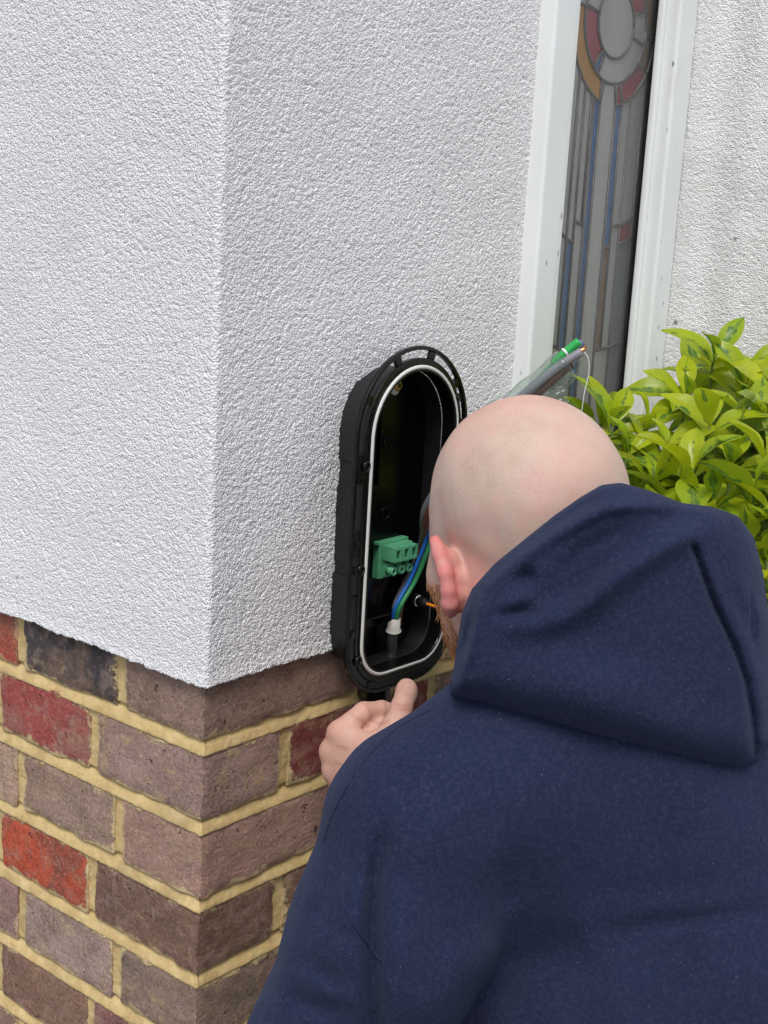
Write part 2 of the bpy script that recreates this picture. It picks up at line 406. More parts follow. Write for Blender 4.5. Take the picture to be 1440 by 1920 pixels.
for k in range(ROWS):
    even = k % 2 == 0
    jL = [.1135, .2660, .4200, .5700, .7250, .8800] if even else [.1520, .3060, .4600, .6150, .7700, .9250]
    jR = [.2185, .3310, .5550, .7010] if even else [.1040, .3270, .4390, .6640, .7010]
    g = .0050; cl = LEFT[k]; crr = RIGHT[k]; sm = [.7, 2.0, .8, .6, 1.5, 1, .8, 1, 1][k]
    put_brick(0, jR[0]-g, 0, jL[0]-g, k, cl[0], (.0055, .0055, .0055), sd_, sm, True); sd_ += 1
    for i in range(len(jL)-1):
        if i < 2: stp = (.05, .0055, .0055)
        else: stp = (.05, .02, .015)
        put_brick(random.uniform(-.0005, .0005), .1, jL[i]+g, jL[i+1]-g, k, cl[(i+1) % len(cl)], stp, sd_, random.choice([.5, 1, 1.3])); sd_ += 1
    for i in range(len(jR)-1):
        put_brick(jR[i]+g, jR[i+1]-g, random.uniform(-.0005, .0005), .1, k, crr[i % len(crr)], (.006, .05, .006) if i < 1 else (.02, .05, .015), sd_, random.choice([.5, 1, 1.3])); sd_ += 1

# ------------------------------------------------------------------ leaded window
win = thing('leaded_window', 'narrow white framed leaded window with red, gold and blue stained glass', 'window', (.565, 0, .03))
def mat_pvc():
    m = NM('white_pvc'); co = m.coord()
    c = m.ramp(m.noise(co, 6, 3), [(.3, (.74, .77, .75, 1)), (.7, (.80, .83, .81, 1))])
    mp = m.n('Mapping'); m.l(co, mp.inputs[0]); mp.inputs['Scale'].default_value = (1, 1, .45)
    v = m.voro(mp.outputs[0], 60); k = m.noise(co, 12, 2)
    c = m.mix(m.math('MULTIPLY', m.math('MULTIPLY', m.ramp(v, [(.06, 1), (.12, 0)]), m.ramp(k, [(.50, 0), (.55, 1)])), .8), c, (.05, .05, .045, 1))
    c = m.mix(m.math('MULTIPLY', m.ramp(m.noise(mp.outputs[0], 30, 5, .7), [(.58, 0), (.8, 1)]), .25), c, (.45, .43, .38, 1))
    m.col(c); m.set(Roughness=.35); return m.m
M_pvc = mat_pvc(); M_seal = plain('black_gasket', (.008, .008, .009, 1), .5)
FY, ZB, ZT = -.026, .045, 1.22
for x0, x1 in ((.4205, .461), (.668, .7085)):
    j = MB().box((x0, FY, ZB), (x1, .0, ZT)).build('frame_jamb', M_pvc, win, False, .004, 3)
MB().box((.4602, -.0235, ZB), (.4685, .000, ZT)).build('glazing_bead', M_pvc, win, False, .003, 3)
MB().box((.6605, -.0090, ZB), (.6690, .000, ZT)).build('glazing_bead', M_pvc, win, False, .003, 3)
MB().box((.4205, .0005, ZB), (.4590, .052, ZT)).build('sash_seal', M_seal, win)
MB().box((.7095, .0005, ZB), (.7250, .052, ZT)).build('sash_seal', M_seal, win)
MB().box((.6800, .0178, ZB), (.7090, .0240, ZT)).build('black_border', M_seal, win)
MB().box((.4205, FY+.001, ZT+.0005), (.7085, .05, ZT+.045)).build('frame_head', M_pvc, win, False, .004)
MB().box((.4205, -.050, .012), (.7085, .05, ZB-.0005)).build('window_sill', M_pvc, win, False, .004)

def mat_glass(name, c, rough=.28, refl=.5):
    m = NM(name); co = m.coord()
    mp = m.n('Mapping'); m.l(co, mp.inputs[0]); mp.inputs['Scale'].default_value = (1, 1, .25)
    f = m.noise(mp.outputs[0], 14, 4)
    lo = tuple(x*.82 for x in c[:3])+(1,); hi = tuple(min(1, x*1.1) for x in c[:3])+(1,)
    m.col(m.ramp(f, [(.3, lo), (.7, hi)])); m.set(Roughness=rough); m.b.inputs['Specular IOR Level'].default_value = refl
    m.bump(m.noise(co, 130, 3), .12, .0015); return m.m
GL = {'g': mat_glass('clear_grey_glass', (.25, .258, .242, 1)), 'b': mat_glass('blue_glass', (.010, .078, .21, 1), .35, .3), 'r': mat_glass('red_glass', (.20, .012, .026, 1), .35, .3),
      'o': mat_glass('amber_glass', (.29, .135, .008, 1), .35, .3), 'n': mat_glass('brown_glass', (.12, .065, .02, 1), .35, .3), 'd': mat_glass('dull_glass', (.12, .13, .14, 1))}
PY = .018; CX, CZ = .605, .683; R1, R2, R3 = .0375, .0645, .0875
def pane(poly, c):
    """poly: list of (x,z) -> thin glass prism"""
    n = len(poly); V = [(x, PY, z) for x, z in poly]+[(x, PY+.003, z) for x, z in poly]
    F = [tuple(range(n)), tuple(range(2*n-1, n-1, -1))]+[(i, i+n, (i+1) % n+n, (i+1) % n) for i in range(n)]
    return mesh('pane', V, F, GL[c], win)
M_lead = plain('lead_came', (.075, .072, .072, 1), .42, .4, .2, 80, .25, 300)
def came(pts, r=.0018):
    return MB().tube([(x, PY-.0006, z) for x, z in pts], r, 7).build('lead_came', M_lead, win, True)
def arc(r, a0, a1, n=10):
    return [(CX+r*math.cos(math.radians(a0+(a1-a0)*i/n)), CZ+r*math.sin(math.radians(a0+(a1-a0)*i/n))) for i in range(n+1)]
def ringseg(ra, rb, a0, a1, c):
    n = max(4, int(abs(a1-a0)/9)); pane(arc(ra, a0, a1, n)+arc(rb, a1, a0, n), c)
pane([(CX+R1*math.cos(2*math.pi*i/28), CZ+R1*math.sin(2*math.pi*i/28)) for i in range(28)], 'g')
came([(CX+R1*math.cos(2*math.pi*i/32), CZ+R1*math.sin(2*math.pi*i/32)) for i in range(33)])
came([(CX+R2*math.cos(2*math.pi*i/36), CZ+R2*math.sin(2*math.pi*i/36)) for i in range(37)])
# the long stiles beside the centre strip cut the rings
XB0, XB1, XC, XD0, XD1, XF0, XF1, XG, XR, XL = .5395, .5530, .5675, .5725, .5850, .6180, .6315, .6500, .6790, .4600
ang = lambda x, r: math.degrees(math.acos(max(-1, min(1, (x-CX)/r))))
for a0, a1, c in ((110, 170, 'g'), (170, 180+52, 'r'), (180+52, 180+62, 'b'), (180+62, 345, 'g'), (345, 380, 'g'), (20, 110, 'r')): ringseg(R1, R2, a0, a1, c)
for a in (110, 170, 232, 242, 345, 20): came([arc(R1, a, a, 1)[0], arc(R2, a, a, 1)[0]])
aD = 360-ang(XD1, R3); aF = 360-ang(XF0, R3); aF1 = 360-ang(XF1, R3)
amax = ang(XL+.004, R3) if R3 > CX-XL else 180
a_in = 360-ang(XR, R3)
segs3 = [(172, aD, 'o'), (aD, aF, 'g'), (aF, aF1, 'r'), (aF1, 328, 'r'), (328, 355, 'n'), (355, 395, 'n'), (35, 100, 'o'), (100, 172, 'g')]
for a0, a1, c in segs3: ringseg(R2, R3 if abs(math.cos(math.radians((a0+a1)/2)))*R3 < XR-CX+.03 else R3, a0, a1, c)
for a in (172, aD, aF, aF1, 328, 355, 35, 100): came([arc(R2, a, a, 1)[0], arc(R3, a, a, 1)[0]])
came(arc(R3, 100, aD, 24)); came(arc(R3, aF, 460, 24))
# vertical strips under and over the roundel
zr = lambda x, r: CZ-math.sqrt(max(0, r*r-(x-CX)**2))
ztop = lambda x: zr(x, R3) if abs(x-CX) < R3 else CZ
RA, RB, RC = .222, .244, .362
strips = [(XL, XB0, [(None, RB, 'g'), (RB, RC, 'g'), (RC, .63, 'g')]), (XB0, XB1, [(None, RB, 'g'), (RB, RC, 'b'), (RC, .63, 'g')]),
          (XB1, XC, [(None, RA, 'g'), (RA, RC, 'g'), (RC, .63, 'g')]), (XC, XD0, [(None, RA, 'g'), (RA, .63, 'g')]), (XD0, XD1, [(None, .63, 'b')]),
          (XD1, XF0, [(None, .63, 'g')]), (XF0, XF1, [(None, RB, 'b'), (RB, RC, 'n'), (RC, .63, 'g')]), (XF1, XG, [(None, RA, 'g'), (RA, RC, 'g'), (RC, .63, 'g')]),
          (XG, XR, [(None, RA, 'g'), (RA, RB, 'r'), (RB, RC, 'd'), (RC, .63, 'd')])]
for xa, xb, sg in strips:
    for ra, rb, c in sg:
        if ra is None:
            top = [(xb, ztop(xb)), ((xa+xb)/2, ztop((xa+xb)/2)), (xa, ztop(xa))]
        else: top = [(xb, zr(xb, ra)), (xa, zr(xa, ra))]
        bot = [(xa, zr(xa, rb) if rb < .6 else ZB), (xb, zr(xb, rb) if rb < .6 else ZB)]
        pane(bot+top, c)
        if ra is not None: came([(xa, zr(xa, ra)), (xb, zr(xb, ra))], .0020)
    # mirrored simple strips above the roundel
    pane([(xa, ZT), (xa, CZ+(CZ-ztop(xa))), ((xa+xb)/2, CZ+(CZ-ztop((xa+xb)/2))), (xb, CZ+(CZ-ztop(xb))), (xb, ZT)], 'b' if sg[0][2] == 'b' else 'g')
for x, zb in ((XB0, zr(XB0, RC)), (XB1, zr(XB1, RC)), (XC, zr(XC, RA)), (XD0, ZB), (XD1, ZB), (XF0, ZB), (XF1, zr(XF1, RC)), (XG, ZB), (XR-.001, ZB)):
    zt_ = ztop(x)
    if x in (XD1, XF0): zt_ = zr(x, R2)
    came([(x, zt_), (x, (zt_+zb)/2), (x, zb)]); came([(x, 2*CZ-zt_), (x, ZT)])
# outer clear pane: mirror-smooth sheet that both reflects and lets the leaded panel show
om = NM('clear_outer_pane'); tr = om.n('BsdfTransparent'); gl = om.n('BsdfGlossy'); gl.inputs['Roughness'].default_value = .05
lw = om.n('LayerWeight'); fz = om.math('ADD', om.math('MULTIPLY', om.math('POWER', lw.outputs['Facing'], 5.0), .9), .045); mx = om.n('MixShader'); om.l(fz, mx.inputs[0]); om.l(tr.outputs[0], mx.inputs[1]); om.l(gl.outputs[0], mx.inputs[2]); om.l(mx.outputs[0], om.out.inputs['Surface'])
MB().box((.4592, .0012, ZB), (.7084, .0042, ZT)).build('outer_pane', om.m, win)
#@@BOX
def onY(px, py, y):
    d = cF + cR*((px-IW/2)/FPX) - cU*((py-IH/2)/FPX); t = (y-CAM[1])/d[1]; return CAM+t*d

# ================================================================== CHARGER BACK BOX
boxt = thing('charge_point_box', 'open black wall box with rounded top and white rubber gasket', 'wall box', (.211, -.006, .02))
M_blk = plain('black_plastic', (.0040, .0040, .0046, 1), .16, 0, .2, 90, .04, 260, .38)
M_blk2 = plain('black_rough_plastic', (.0075, .0075, .0088, 1), .5, 0, .25, 90, .35, 300)
M_in = plain('black_inner_plastic', (.0020, .0020, .0026, 1), .22, 0, .2, 60, 0, 400, .25)
M_gask = plain('white_rubber_gasket', (.66, .66, .62, 1), .5, 0, .06, 40)
BD, BCX, BHW, BTOP, BBOT, BRC = .046, .2113, .0813, .3484, .0215, .054
def outline(off, n_arc=28, n_side=16, n_cor=8):
    hw = BHW-off; ct = BTOP-BHW; rb = max(.004, BRC-off); zb = BBOT+off
    pts = []
    for i in range(n_arc+1):
        a = math.pi*i/n_arc; pts.append((BCX+hw*math.cos(a), ct+hw*math.sin(a)))
    for i in range(1, n_side): pts.append((BCX-hw, ct+(zb+rb-ct)*i/n_side))
    for i in range(n_cor+1):
        a = math.pi+math.pi/2*i/n_cor; pts.append((BCX-hw+rb+rb*math.cos(a), zb+rb+rb*math.sin(a)))
    for i in range(1, 6): pts.append((BCX-hw+rb+(2*hw-2*rb)*i/6, zb))
    for i in range(n_cor+1):
        a = 1.5*math.pi+math.pi/2*i/n_cor; pts.append((BCX+hw-rb+rb*math.cos(a), zb+rb+rb*math.sin(a)))
    for i in range(1, n_side): pts.append((BCX+hw, zb+rb+(ct-zb-rb)*i/n_side))
    return pts
def ringpr(mb, oa, ob, y0, y1, i0=None, i1=None):
    A, B = outline(oa), outline(ob); n = len(A)
    closed = i0 is None; idx = list(range(n)) if closed else list(range(i0, i1+1)); m = len(idx)
    V = []
    for i in idx: V += [(A[i % n][0], y0, A[i % n][1]), (B[i % n][0], y0, B[i % n][1]), (B[i % n][0], y1, B[i % n][1]), (A[i % n][0], y1, A[i % n][1])]
    F = []
    for j in range(m if closed else m-1):
        a, b = 4*j, 4*((j+1) % m)
        for e in range(4): F.append((a+e, a+(e+1) % 4, b+(e+1) % 4, b+e))
    if not closed: F += [(0, 3, 2, 1), (4*m-4, 4*m-3, 4*m-2, 4*m-1)]
    mb.add(V, F)
fl = MB()
ringpr(fl, 0, .0038, -BD, -BD+.005); ringpr(fl, .0110, .0168, -BD-.0005, -BD+.005)
N_ = len(outline(0)); slots = [(1, 5), (6, 11), (12, 17), (18, 23), (24, 29), (31, 35), (37, 40), (41, 43), (71, 76), (79, 84)]
cur = 0
for a, b in slots+[(N_, N_)]:
    if a > cur: ringpr(fl, .0038, .0110, -BD+.0004, -BD+.0046, cur, a)
    cur = b
fl.build('flange', M_blk, boxt, False, .0008, 2)
lip = MB(); ringpr(lip, .0205, .0232, -BD-.0030, -BD+.012); ringpr(lip, .0160, .0180, -BD-.0018, -BD+.004); lip.build('gasket_lip', M_blk, boxt, False, .0008, 2)
gk = [(x, -BD-.0012, z) for x, z in outline(.0193)]; gk.append(gk[0]); MB().tube(gk, .0021, 8, False).build('gasket', M_gask, boxt, True)
sh = MB(); ringpr(sh, .0168, .0225, -BD+.0045, -.032); ringpr(sh, .0226, .0232, -.0322, -.0070); sh.build('housing_shell', M_blk2, boxt, False, .0006, 1)
bp = outline(.0231); n = len(bp)
mesh('back_plate', [(x, -.0128, z) for x, z in bp]+[(x, -.0040, z) for x, z in bp], [tuple(range(n)), tuple(range(2*n-1, n-1, -1))]+[(i, i+n, (i+1) % n+n, (i+1) % n) for i in range(n)], M_in, boxt)
# rough mounting pads against the render, with notches between
def pads(i0, i1, off0, off1): 
    m_ = MB(); ringpr(m_, off0, off1, -.030, -.0030, i0, i1); return m_.build('mounting_pad', M_blk2, boxt, False, .0012, 2)
pads(20, 30, .0205, .0228); pads(32, 38, .0215, .0228); pads(39, 44, .0208, .0228); pads(45, 52, .0215, .0228); pads(2, 9, .0215, .0228); pads(66, 84, .0215, .0228)
for i in (31, 36, 38, 43, 50, 76): # little latch blocks and bosses on the side
    a = outline(.0075)[i]; MB().box((a[0]-.003, -BD-.0012, a[1]-.0035), (a[0]+.004, -BD+.004, a[1]+.0035)).build('latch_block', M_blk, boxt, False, .0012, 2)
for i in (30, 86, 46, 70, 38, 78):
    a = outline(.0140)[i % N_]
    ring = [(a[0]+.0040*math.cos(t_), -BD-.0012, a[1]+.0040*math.sin(t_)) for t_ in np.linspace(0, 2*math.pi, 17)]
    b_ = MB().tube(ring, .0013, 6, False).build('screw_boss', M_blk, boxt, True)
# inner ledges / dividers
q = onY(745, 1140, -.02)
MB().box((.1560, -.0280, q[2]-.0012), (.2700, -.0126, q[2]+.0012)).build('divider', M_in, boxt, False, .0006)
MB().box((.1560, -.0200, q[2]+.066), (.2000, -.0126, q[2]+.068)).build('divider', M_in, boxt, False, .0006)
MB().box((.1960, -.0180, .215), (.1975, -.0126, .325)).build('divider', M_in, boxt, False, .0004)
for px_, py_ in ((727, 832), (722, 963)):
    c_ = onY(px_, py_, -.0135); rg = [(c_[0]+.006*math.cos(t_), c_[1], c_[2]+.006*math.sin(t_)) for t_ in np.linspace(0, 2*math.pi, 17)]
    MB().tube(rg, .0010, 5, False).build('moulded_ring', M_in, boxt, True)
# brass screw
sc = onY(747, 723, -.0165); M_brass = plain('brass_screw', (.55, .40, .10, 1), .35, .8, .15, 300)
MB().tube([(sc[0]-.002, -.0128, sc[2]-.003), (sc[0]-.002, -.0150, sc[2]-.003)], .0062, 16).build('washer', plain('white_washer', (.6, .6, .58, 1), .5), boxt, True)
s_ = MB().tube([(sc[0], -.0128, sc[2]), (sc[0], -.0165, sc[2]), (sc[0], -.0180, sc[2])], [.0052, .0052, .0038], 16).build('screw', M_brass, boxt)
MB().obox((sc[0], -.0181, sc[2]), [(.8, 0, .6), (0, 1, 0), (-.6, 0, .8)], (.0026, .0004, .0007)).obox((sc[0], -.0182, sc[2]), [(.8, 0, .6), (0, 1, 0), (-.6, 0, .8)], (.0007, .0004, .0026)).build('screw_recess_shade', M_in, s_)  # dark cross on the head paints the shade of its recess
# green pluggable terminal block
M_grn = plain('green_terminal_plastic', (.10, .38, .20, 1), .45, 0, .1, 120, .1, 500); M_grnd = plain('painted_hole_shade', (.006, .02, .012, 1), .6)  # second green is near black, for shade painted into the holes
g0 = onY(703, 1085, -.017); gx, gz = g0[0], g0[2]
tb = MB(); tb.box((gx, -.021, gz), (gx+.043, -.0126, gz+.036)); tb.box((gx+.004, -.028, gz+.0185), (gx+.041, -.0208, gz+.0335)); tb.box((gx+.006, -.025, gz+.003), (gx+.041, -.0208, gz+.0150))
tbo = tb.build('terminal_block', M_grn, boxt, False, .0008, 2)
for j in range(3):
    xx = gx+.0085+j*.0118
    fr_ = MB()
    y0_, y1_ = -.0375, -.0282
    fr_.box((xx-.0052, y0_, gz+.0192), (xx+.0052, y1_, gz+.0216)).box((xx-.0052, y0_, gz+.0304), (xx+.0052, y1_, gz+.0328)).box((xx-.0052, y0_, gz+.0217), (xx-.0030, y1_, gz+.0303)).box((xx+.0030, y0_, gz+.0217), (xx+.0052, y1_, gz+.0303))
    fr_.build('terminal_socket', M_grn, tbo)
    MB().box((xx-.0029, -.0300, gz+.0218), (xx+.0029, -.0283, gz+.0302)).build('socket_hole_shade', M_grnd, tbo)  # dark slab stands in for the shade inside the socket
    rg = [(xx+.0033*math.cos(t_), -.0325, gz+.0090+.0033*math.sin(t_)) for t_ in np.linspace(0, 2*math.pi, 17)]
    MB().tube(rg, .0014, 8, False).tube([(xx, -.0252, gz+.009), (xx, -.0318, gz+.009)], .0045, 14).build('screw_collar', M_grn, tbo, True)
    MB().tube([(xx, -.0319, gz+.009), (xx, -.0323, gz+.009)], .0030, 12).build('socket_hole_shade', M_grnd, tbo, True)  # dark disc painted as the shaded opening of the collar
# gland with the thin orange lead
og = thing('orange_lead', 'thin orange lead plugged into a black gland inside the wall box', 'cable', onY(783, 1127, -.02))
p0, p1 = onY(772, 1122, -.016), onY(797, 1131, -.040); dv = (p1-p0)/np.linalg.norm(p1-p0)
MB().tube([p0, p0+dv*.010, p0+dv*.0102, p1, p1+dv*.004], [.0068, .0068, .0050, .0046, .0026], 8).build('gland_nut', M_blk2, og, False, .0004)
MB().tube([p0+dv*.012, p0+dv*.015], .0062, 16).build('gland_ring', plain('chrome_ring', (.35, .35, .33, 1), .25, 1.0), og, True)
MB().tube(spline([p1, onY(812, 1136, -.052), onY(835, 1143, -.062), onY(860, 1180, -.05), onY(860, 1240, -.03)], 6), .0016, 8).build('orange_wire', plain('orange_insulation', (.75, .22, .012, 1), .4), og, True)
# entry gland under the box
MB().tube([(.197, -.026, BBOT+.004), (.197, -.026, BBOT-.014), (.197, -.026, BBOT-.0142), (.197, -.026, BBOT-.028)], [.016, .016, .013, .012], 10).build('bottom_gland', M_blk, boxt, False, .001)

# ================================================================== SUPPLY CABLE
cab = thing('supply_cable', 'multicore supply cable with blue, green, brown and grey wires in a split clear sheath', 'cable', onY(735, 1240, -.026))
def cpath(*a): return spline([W(*q_) if len(q_) == 3 and q_[2] > .5 else onY(*q_) for q_ in a], 8)
MB().tube(spline([(.197, -.026, BBOT+.003), onY(732, 1235, -.026), onY(735, 1200, -.026), onY(738, 1178, -.026)], 6), .0054, 12).build('outer_sheath', plain('charcoal_sheath', (.022, .022, .022, 1), .45), cab, True)
c0 = onY(738, 1180, -.026); c1 = onY(740, 1150, -.029); ax_ = (c1-c0)/np.linalg.norm(c1-c0)
cf_ = MB(); nn = 18; e1 = np.cross(ax_, [0, 1, 0]); e1 /= np.linalg.norm(e1); e2 = np.cross(ax_, e1); V = []
for i in range(nn):
    a = 2*math.pi*i/nn; dr = math.cos(a)*e1+math.sin(a)*e2
    hh = .010+.005*math.sin(a*1.0+.6)+random.uniform(-.002, .002)
    V += [c0+dr*.0078-ax_*.001, c0+dr*.0064+ax_*.001, c0+dr*.0060+ax_*hh, c0+dr*.0050+ax_*hh, c0+dr*.0052]
F_ = []
for i in range(nn):
    for j in range(4): a, b = 5*i+j, 5*((i+1) % nn)+j; F_.append((a, b, b+1, a+1))
mesh('cut_sheath_end', V, F_, plain('pale_sheath', (.50, .48, .44, 1), .45), cab, True)
WB = plain('blue_insulation', (.012, .11, .42, 1), .35); WG = plain('green_insulation', (.025, .22, .075, 1), .38); WBR = plain('brown_insulation', (.12, .042, .025, 1), .4)
WGY = plain('grey_insulation', (.20, .205, .22, 1), .38); WGB = plain('bright_green_insulation', (.012, .34, .06, 1), .35); M_cu = plain('copper', (.62, .26, .13, 1), .32, .9); M_wht = plain('white_thread', (.7, .7, .68, 1), .6)
MB().tube(cpath((738, 1172, -.026), (741, 1140, -.030), (770, 1085, -.034), (791, 1035, -.043), (810, 985, -.055), (860, 890, 1.265), (940, 790, 1.245), (1015, 722, 1.232), (1050, 690, 1.228)), .0021, 8).build('blue_wire', WB, cab, True)
MB().tube(cpath((742, 1172, -.028), (749, 1140, -.034), (778, 1090, -.038), (799, 1040, -.047), (818, 985, -.059), (865, 890, 1.255), (945, 780, 1.235), (1020, 700, 1.222), (1052, 668, 1.220)), .0022, 8).build('green_wire', WG, cab, True)
MB().tube(cpath((745, 1172, -.026), (752, 1130, -.026), (776, 1080, -.026), (794, 1020, -.038), (802, 968, -.058), (860, 875, 1.27), (945, 790, 1.25), (1003, 742, 1.230), (1042, 708, 1.224), (1070, 682, 1.224)), .0040, 8).build('brown_wire', WBR, cab, True)
MB().tube(cpath((742, 1170, -.022), (745, 1130, -.022), (778, 1060, -.024), (794, 1010, -.036), (800, 950, -.056), (860, 865, 1.262), (930, 785, 1.238), (985, 737, 1.224), (1040, 692, 1.218), (1090, 659, 1.215)), .0041, 10).build('grey_wire', WGY, cab, True)
MB().tube(cpath((1036, 682, 1.221), (1058, 663, 1.219), (1086, 640, 1.217)), .0040, 10).build('green_wire', WGB, cab, True)
MB().tube(cpath((1058, 662, 1.2185), (1061, 659.5, 1.2185)), .0044, 12).build('white_band', M_wht, cab, True)
MB().tube(cpath((1082, 652, 1.232), (1092, 641, 1.232)), .0036, 8).build('blue_grey_wire', plain('blue_grey_insulation', (.13, .15, .26, 1), .4), cab, True)
MB().tube(cpath((1078, 662, 1.236), (1096, 648, 1.236)), .0034, 8).tube(cpath((1085, 660, 1.215), (1096, 654.5, 1.215)), .0022, 8).build('copper_end', M_cu, cab, True)
MB().tube(cpath((1093, 657, 1.2145), (1103, 672, 1.214), (1104, 700, 1.215), (1096, 735, 1.216), (1090, 775, 1.22)), .0004, 5).build('rip_cord', M_wht, cab, True)
# clear split sheath: thin curved plastic
cm = NM('clear_plastic_sheath'); tr = cm.n('BsdfTransparent'); tr.inputs[0].default_value = (.90, .93, .91, 1); gl = cm.n('BsdfGlossy'); gl.inputs['Roughness'].default_value = .12; df = cm.n('BsdfDiffuse'); df.inputs[0].default_value = (.62, .66, .63, 1)
lw = cm.n('LayerWeight'); lw.inputs[0].default_value = .5; fac = cm.ramp(lw.outputs['Facing'], [(.0, .05), (.6, .12), (1, .65)])
m1 = cm.n('MixShader'); m2 = cm.n('MixShader'); m2.inputs[0].default_value = .45; cm.l(gl.outputs[0], m2.inputs[1]); cm.l(df.outputs[0], m2.inputs[2]); cm.l(fac, m1.inputs[0]); cm.l(tr.outputs[0], m1.inputs[1]); cm.l(m2.outputs[0], m1.inputs[2]); cm.l(m1.outputs[0], cm.out.inputs['Surface'])
def sheath(path, rad, a0, a1, name='clear_sheath', na=12):
    pts = path; V = []; F = []; m_ = len(pts)
    for i, p in enumerate(pts):
        t_ = pts[min(i+1, m_-1)]-pts[max(i-1, 0)]; t_ /= np.linalg.norm(t_); b1 = cF-t_*(cF@t_); b1 /= np.linalg.norm(b1); b2 = np.cross(t_, b1)
        r_ = rad[0]+(rad[1]-rad[0])*i/(m_-1)
        for j in range(na+1):
            a = math.radians(a0+(a1-a0)*j/na); rr = r_*(1+.06*math.sin(3*a+i*.7))
            V.append(p+rr*(math.cos(a)*b1+math.sin(a)*b2))
    for i in range(m_-1):
        for j in range(na): a = i*(na+1)+j; F.append((a, a+1, a+na+2, a+na+1))
    o = mesh(name, V, F, cm.m, cab, True); s2 = o.modifiers.new('thick', 'SOLIDIFY'); s2.thickness = .0006; return o
sheath(cpath((900, 830, 1.245), (960, 765, 1.235), (1010, 723, 1.228), (1062, 680, 1.224)), (.0125, .0130), 20, 320)
sheath(cpath((985, 765, 1.23), (1025, 735, 1.226), (1060, 715, 1.224), (1090, 678, 1.222)), (.008, .004), -160, 120, 'clear_sheath_flap')
sheath(cpath((1020, 765, 1.222), (1045, 748, 1.220), (1062, 738, 1.22)), (.010, .008), -60, 170, 'clear_sheath_flap')
#@@PERSON
# ================================================================== PERSON (signed-distance modelling)
def seg(P, a, b, ra, rb=None):
    rb = ra if rb is None else rb
    ab = b-a; t_ = np.clip(((P-a)@ab)/(ab@ab+1e-12), 0, 1)
    return np.linalg.norm(P-a-t_[..., None]*ab, axis=-1)-(ra+(rb-ra)*t_)
def chain(P, pts, rads, k=.004):
    d = None
    for i in range(len(pts)-1):
        e = seg(P, pts[i], pts[i+1], rads[i], rads[i+1]); d = e if d is None else smin(d, e, k)
    return d
def ell(P, c, R, A=None):
    q_ = P-c
    if A is not None: q_ = q_@A.T
    R = np.array(R); k0 = np.linalg.norm(q_/R, axis=-1); k1 = np.linalg.norm(q_/R**2, axis=-1)
    return k0*(k0-1)/np.maximum(k1, 1e-9)
def smin(a, b, k):
    h = np.clip(.5+.5*(b-a)/k, 0, 1); return b+(a-b)*h-k*h*(1-h)
def smax(a, b, k): return -smin(-a, -b, k)

def surfnet(f, lo, hi, h, B=20):
    lo = np.array(lo, float); n = (np.ceil((np.array(hi)-lo)/h/B).astype(int))*B
    Vd = np.ones(n, np.float32); nb = n//B
    bc = np.stack(np.meshgrid(*[np.arange(k_) for k_ in nb], indexing='ij'), -1).reshape(-1, 3)
    dc = f(lo+(bc*B+B/2-.5)*h)
    loc = np.stack(np.meshgrid(*[np.arange(B)]*3, indexing='ij'), -1)*h
    for b, d in zip(bc, dc):
        sl = tuple(slice(i*B, i*B+B) for i in b)
        if abs(d) > B*h*1.05: Vd[sl] = 1 if d > 0 else -1
        else: Vd[sl] = f((lo+b*B*h+loc).reshape(-1, 3)).reshape(B, B, B)
    ins = Vd < 0
    s_ = ins[:-1, :-1, :-1].astype(np.uint8)
    c8 = [(i, j, k_) for i in (0, 1) for j in (0, 1) for k_ in (0, 1)]
    tot = np.zeros(tuple(n-1), np.uint8)
    for i, j, k_ in c8: tot += ins[i:n[0]-1+i, j:n[1]-1+j, k_:n[2]-1+k_]
    cells = np.argwhere((tot > 0) & (tot < 8)); cid = -np.ones(tuple(n-1), np.int32); cid[tuple(cells.T)] = np.arange(len(cells))
    vals = np.stack([Vd[cells[:, 0]+i, cells[:, 1]+j, cells[:, 2]+k_] for i, j, k_ in c8], 1)
    acc = np.zeros((len(cells), 3)); cnt = np.zeros(len(cells)); c8a = np.array(c8, float)
    for a in range(8):
        for b in range(a+1, 8):
            if np.abs(c8a[a]-c8a[b]).sum() != 1: continue
            va, vb = vals[:, a], vals[:, b]; m_ = (va < 0) != (vb < 0)
            t_ = np.where(m_, va/np.where(m_, va-vb, 1), 0)
            acc += np.where(m_[:, None], c8a[a]+(c8a[b]-c8a[a])*t_[:, None], 0); cnt += m_
    V = lo+(cells+acc/cnt[:, None])*h
    Q = []
    for ax in range(3):
        o1, o2 = [(1, 2), (2, 0), (0, 1)][ax]
        sh0 = [slice(None)]*3; sh1 = [slice(None)]*3; sh0[ax] = slice(0, n[ax]-1); sh1[ax] = slice(1, n[ax])
        e = np.argwhere(ins[tuple(sh0)] != ins[tuple(sh1)])
        e = e[(e[:, o1] > 0) & (e[:, o2] > 0) & (e[:, o1] < n[o1]-1) & (e[:, o2] < n[o2]-1)]
        st_ = ins[tuple(e.T)]
        d1 = np.zeros(3, int); d1[o1] = 1; d2 = np.zeros(3, int); d2[o2] = 1
        q_ = np.stack([cid[tuple((e-d1-d2).T)], cid[tuple((e-d2).T)], cid[tuple(e.T)], cid[tuple((e-d1).T)]], 1)
        q_ = np.where(st_[:, None], q_, q_[:, ::-1]); Q.append(q_)
    Q = np.concatenate(Q); Q = Q[(Q >= 0).all(1)]
    return V, Q
def smooth_mesh(V, Q, it=2, lam=.5):
    for _ in range(it):
        a = np.zeros_like(V); c = np.zeros(len(V))
        for i in range(4):
            for j in (1, 3): np.add.at(a, Q[:, i], V[Q[:, (i+j) % 4]]); np.add.at(c, Q[:, i], 1)
        V = V+lam*(a/np.maximum(c, 1)[:, None]-V)
    return V
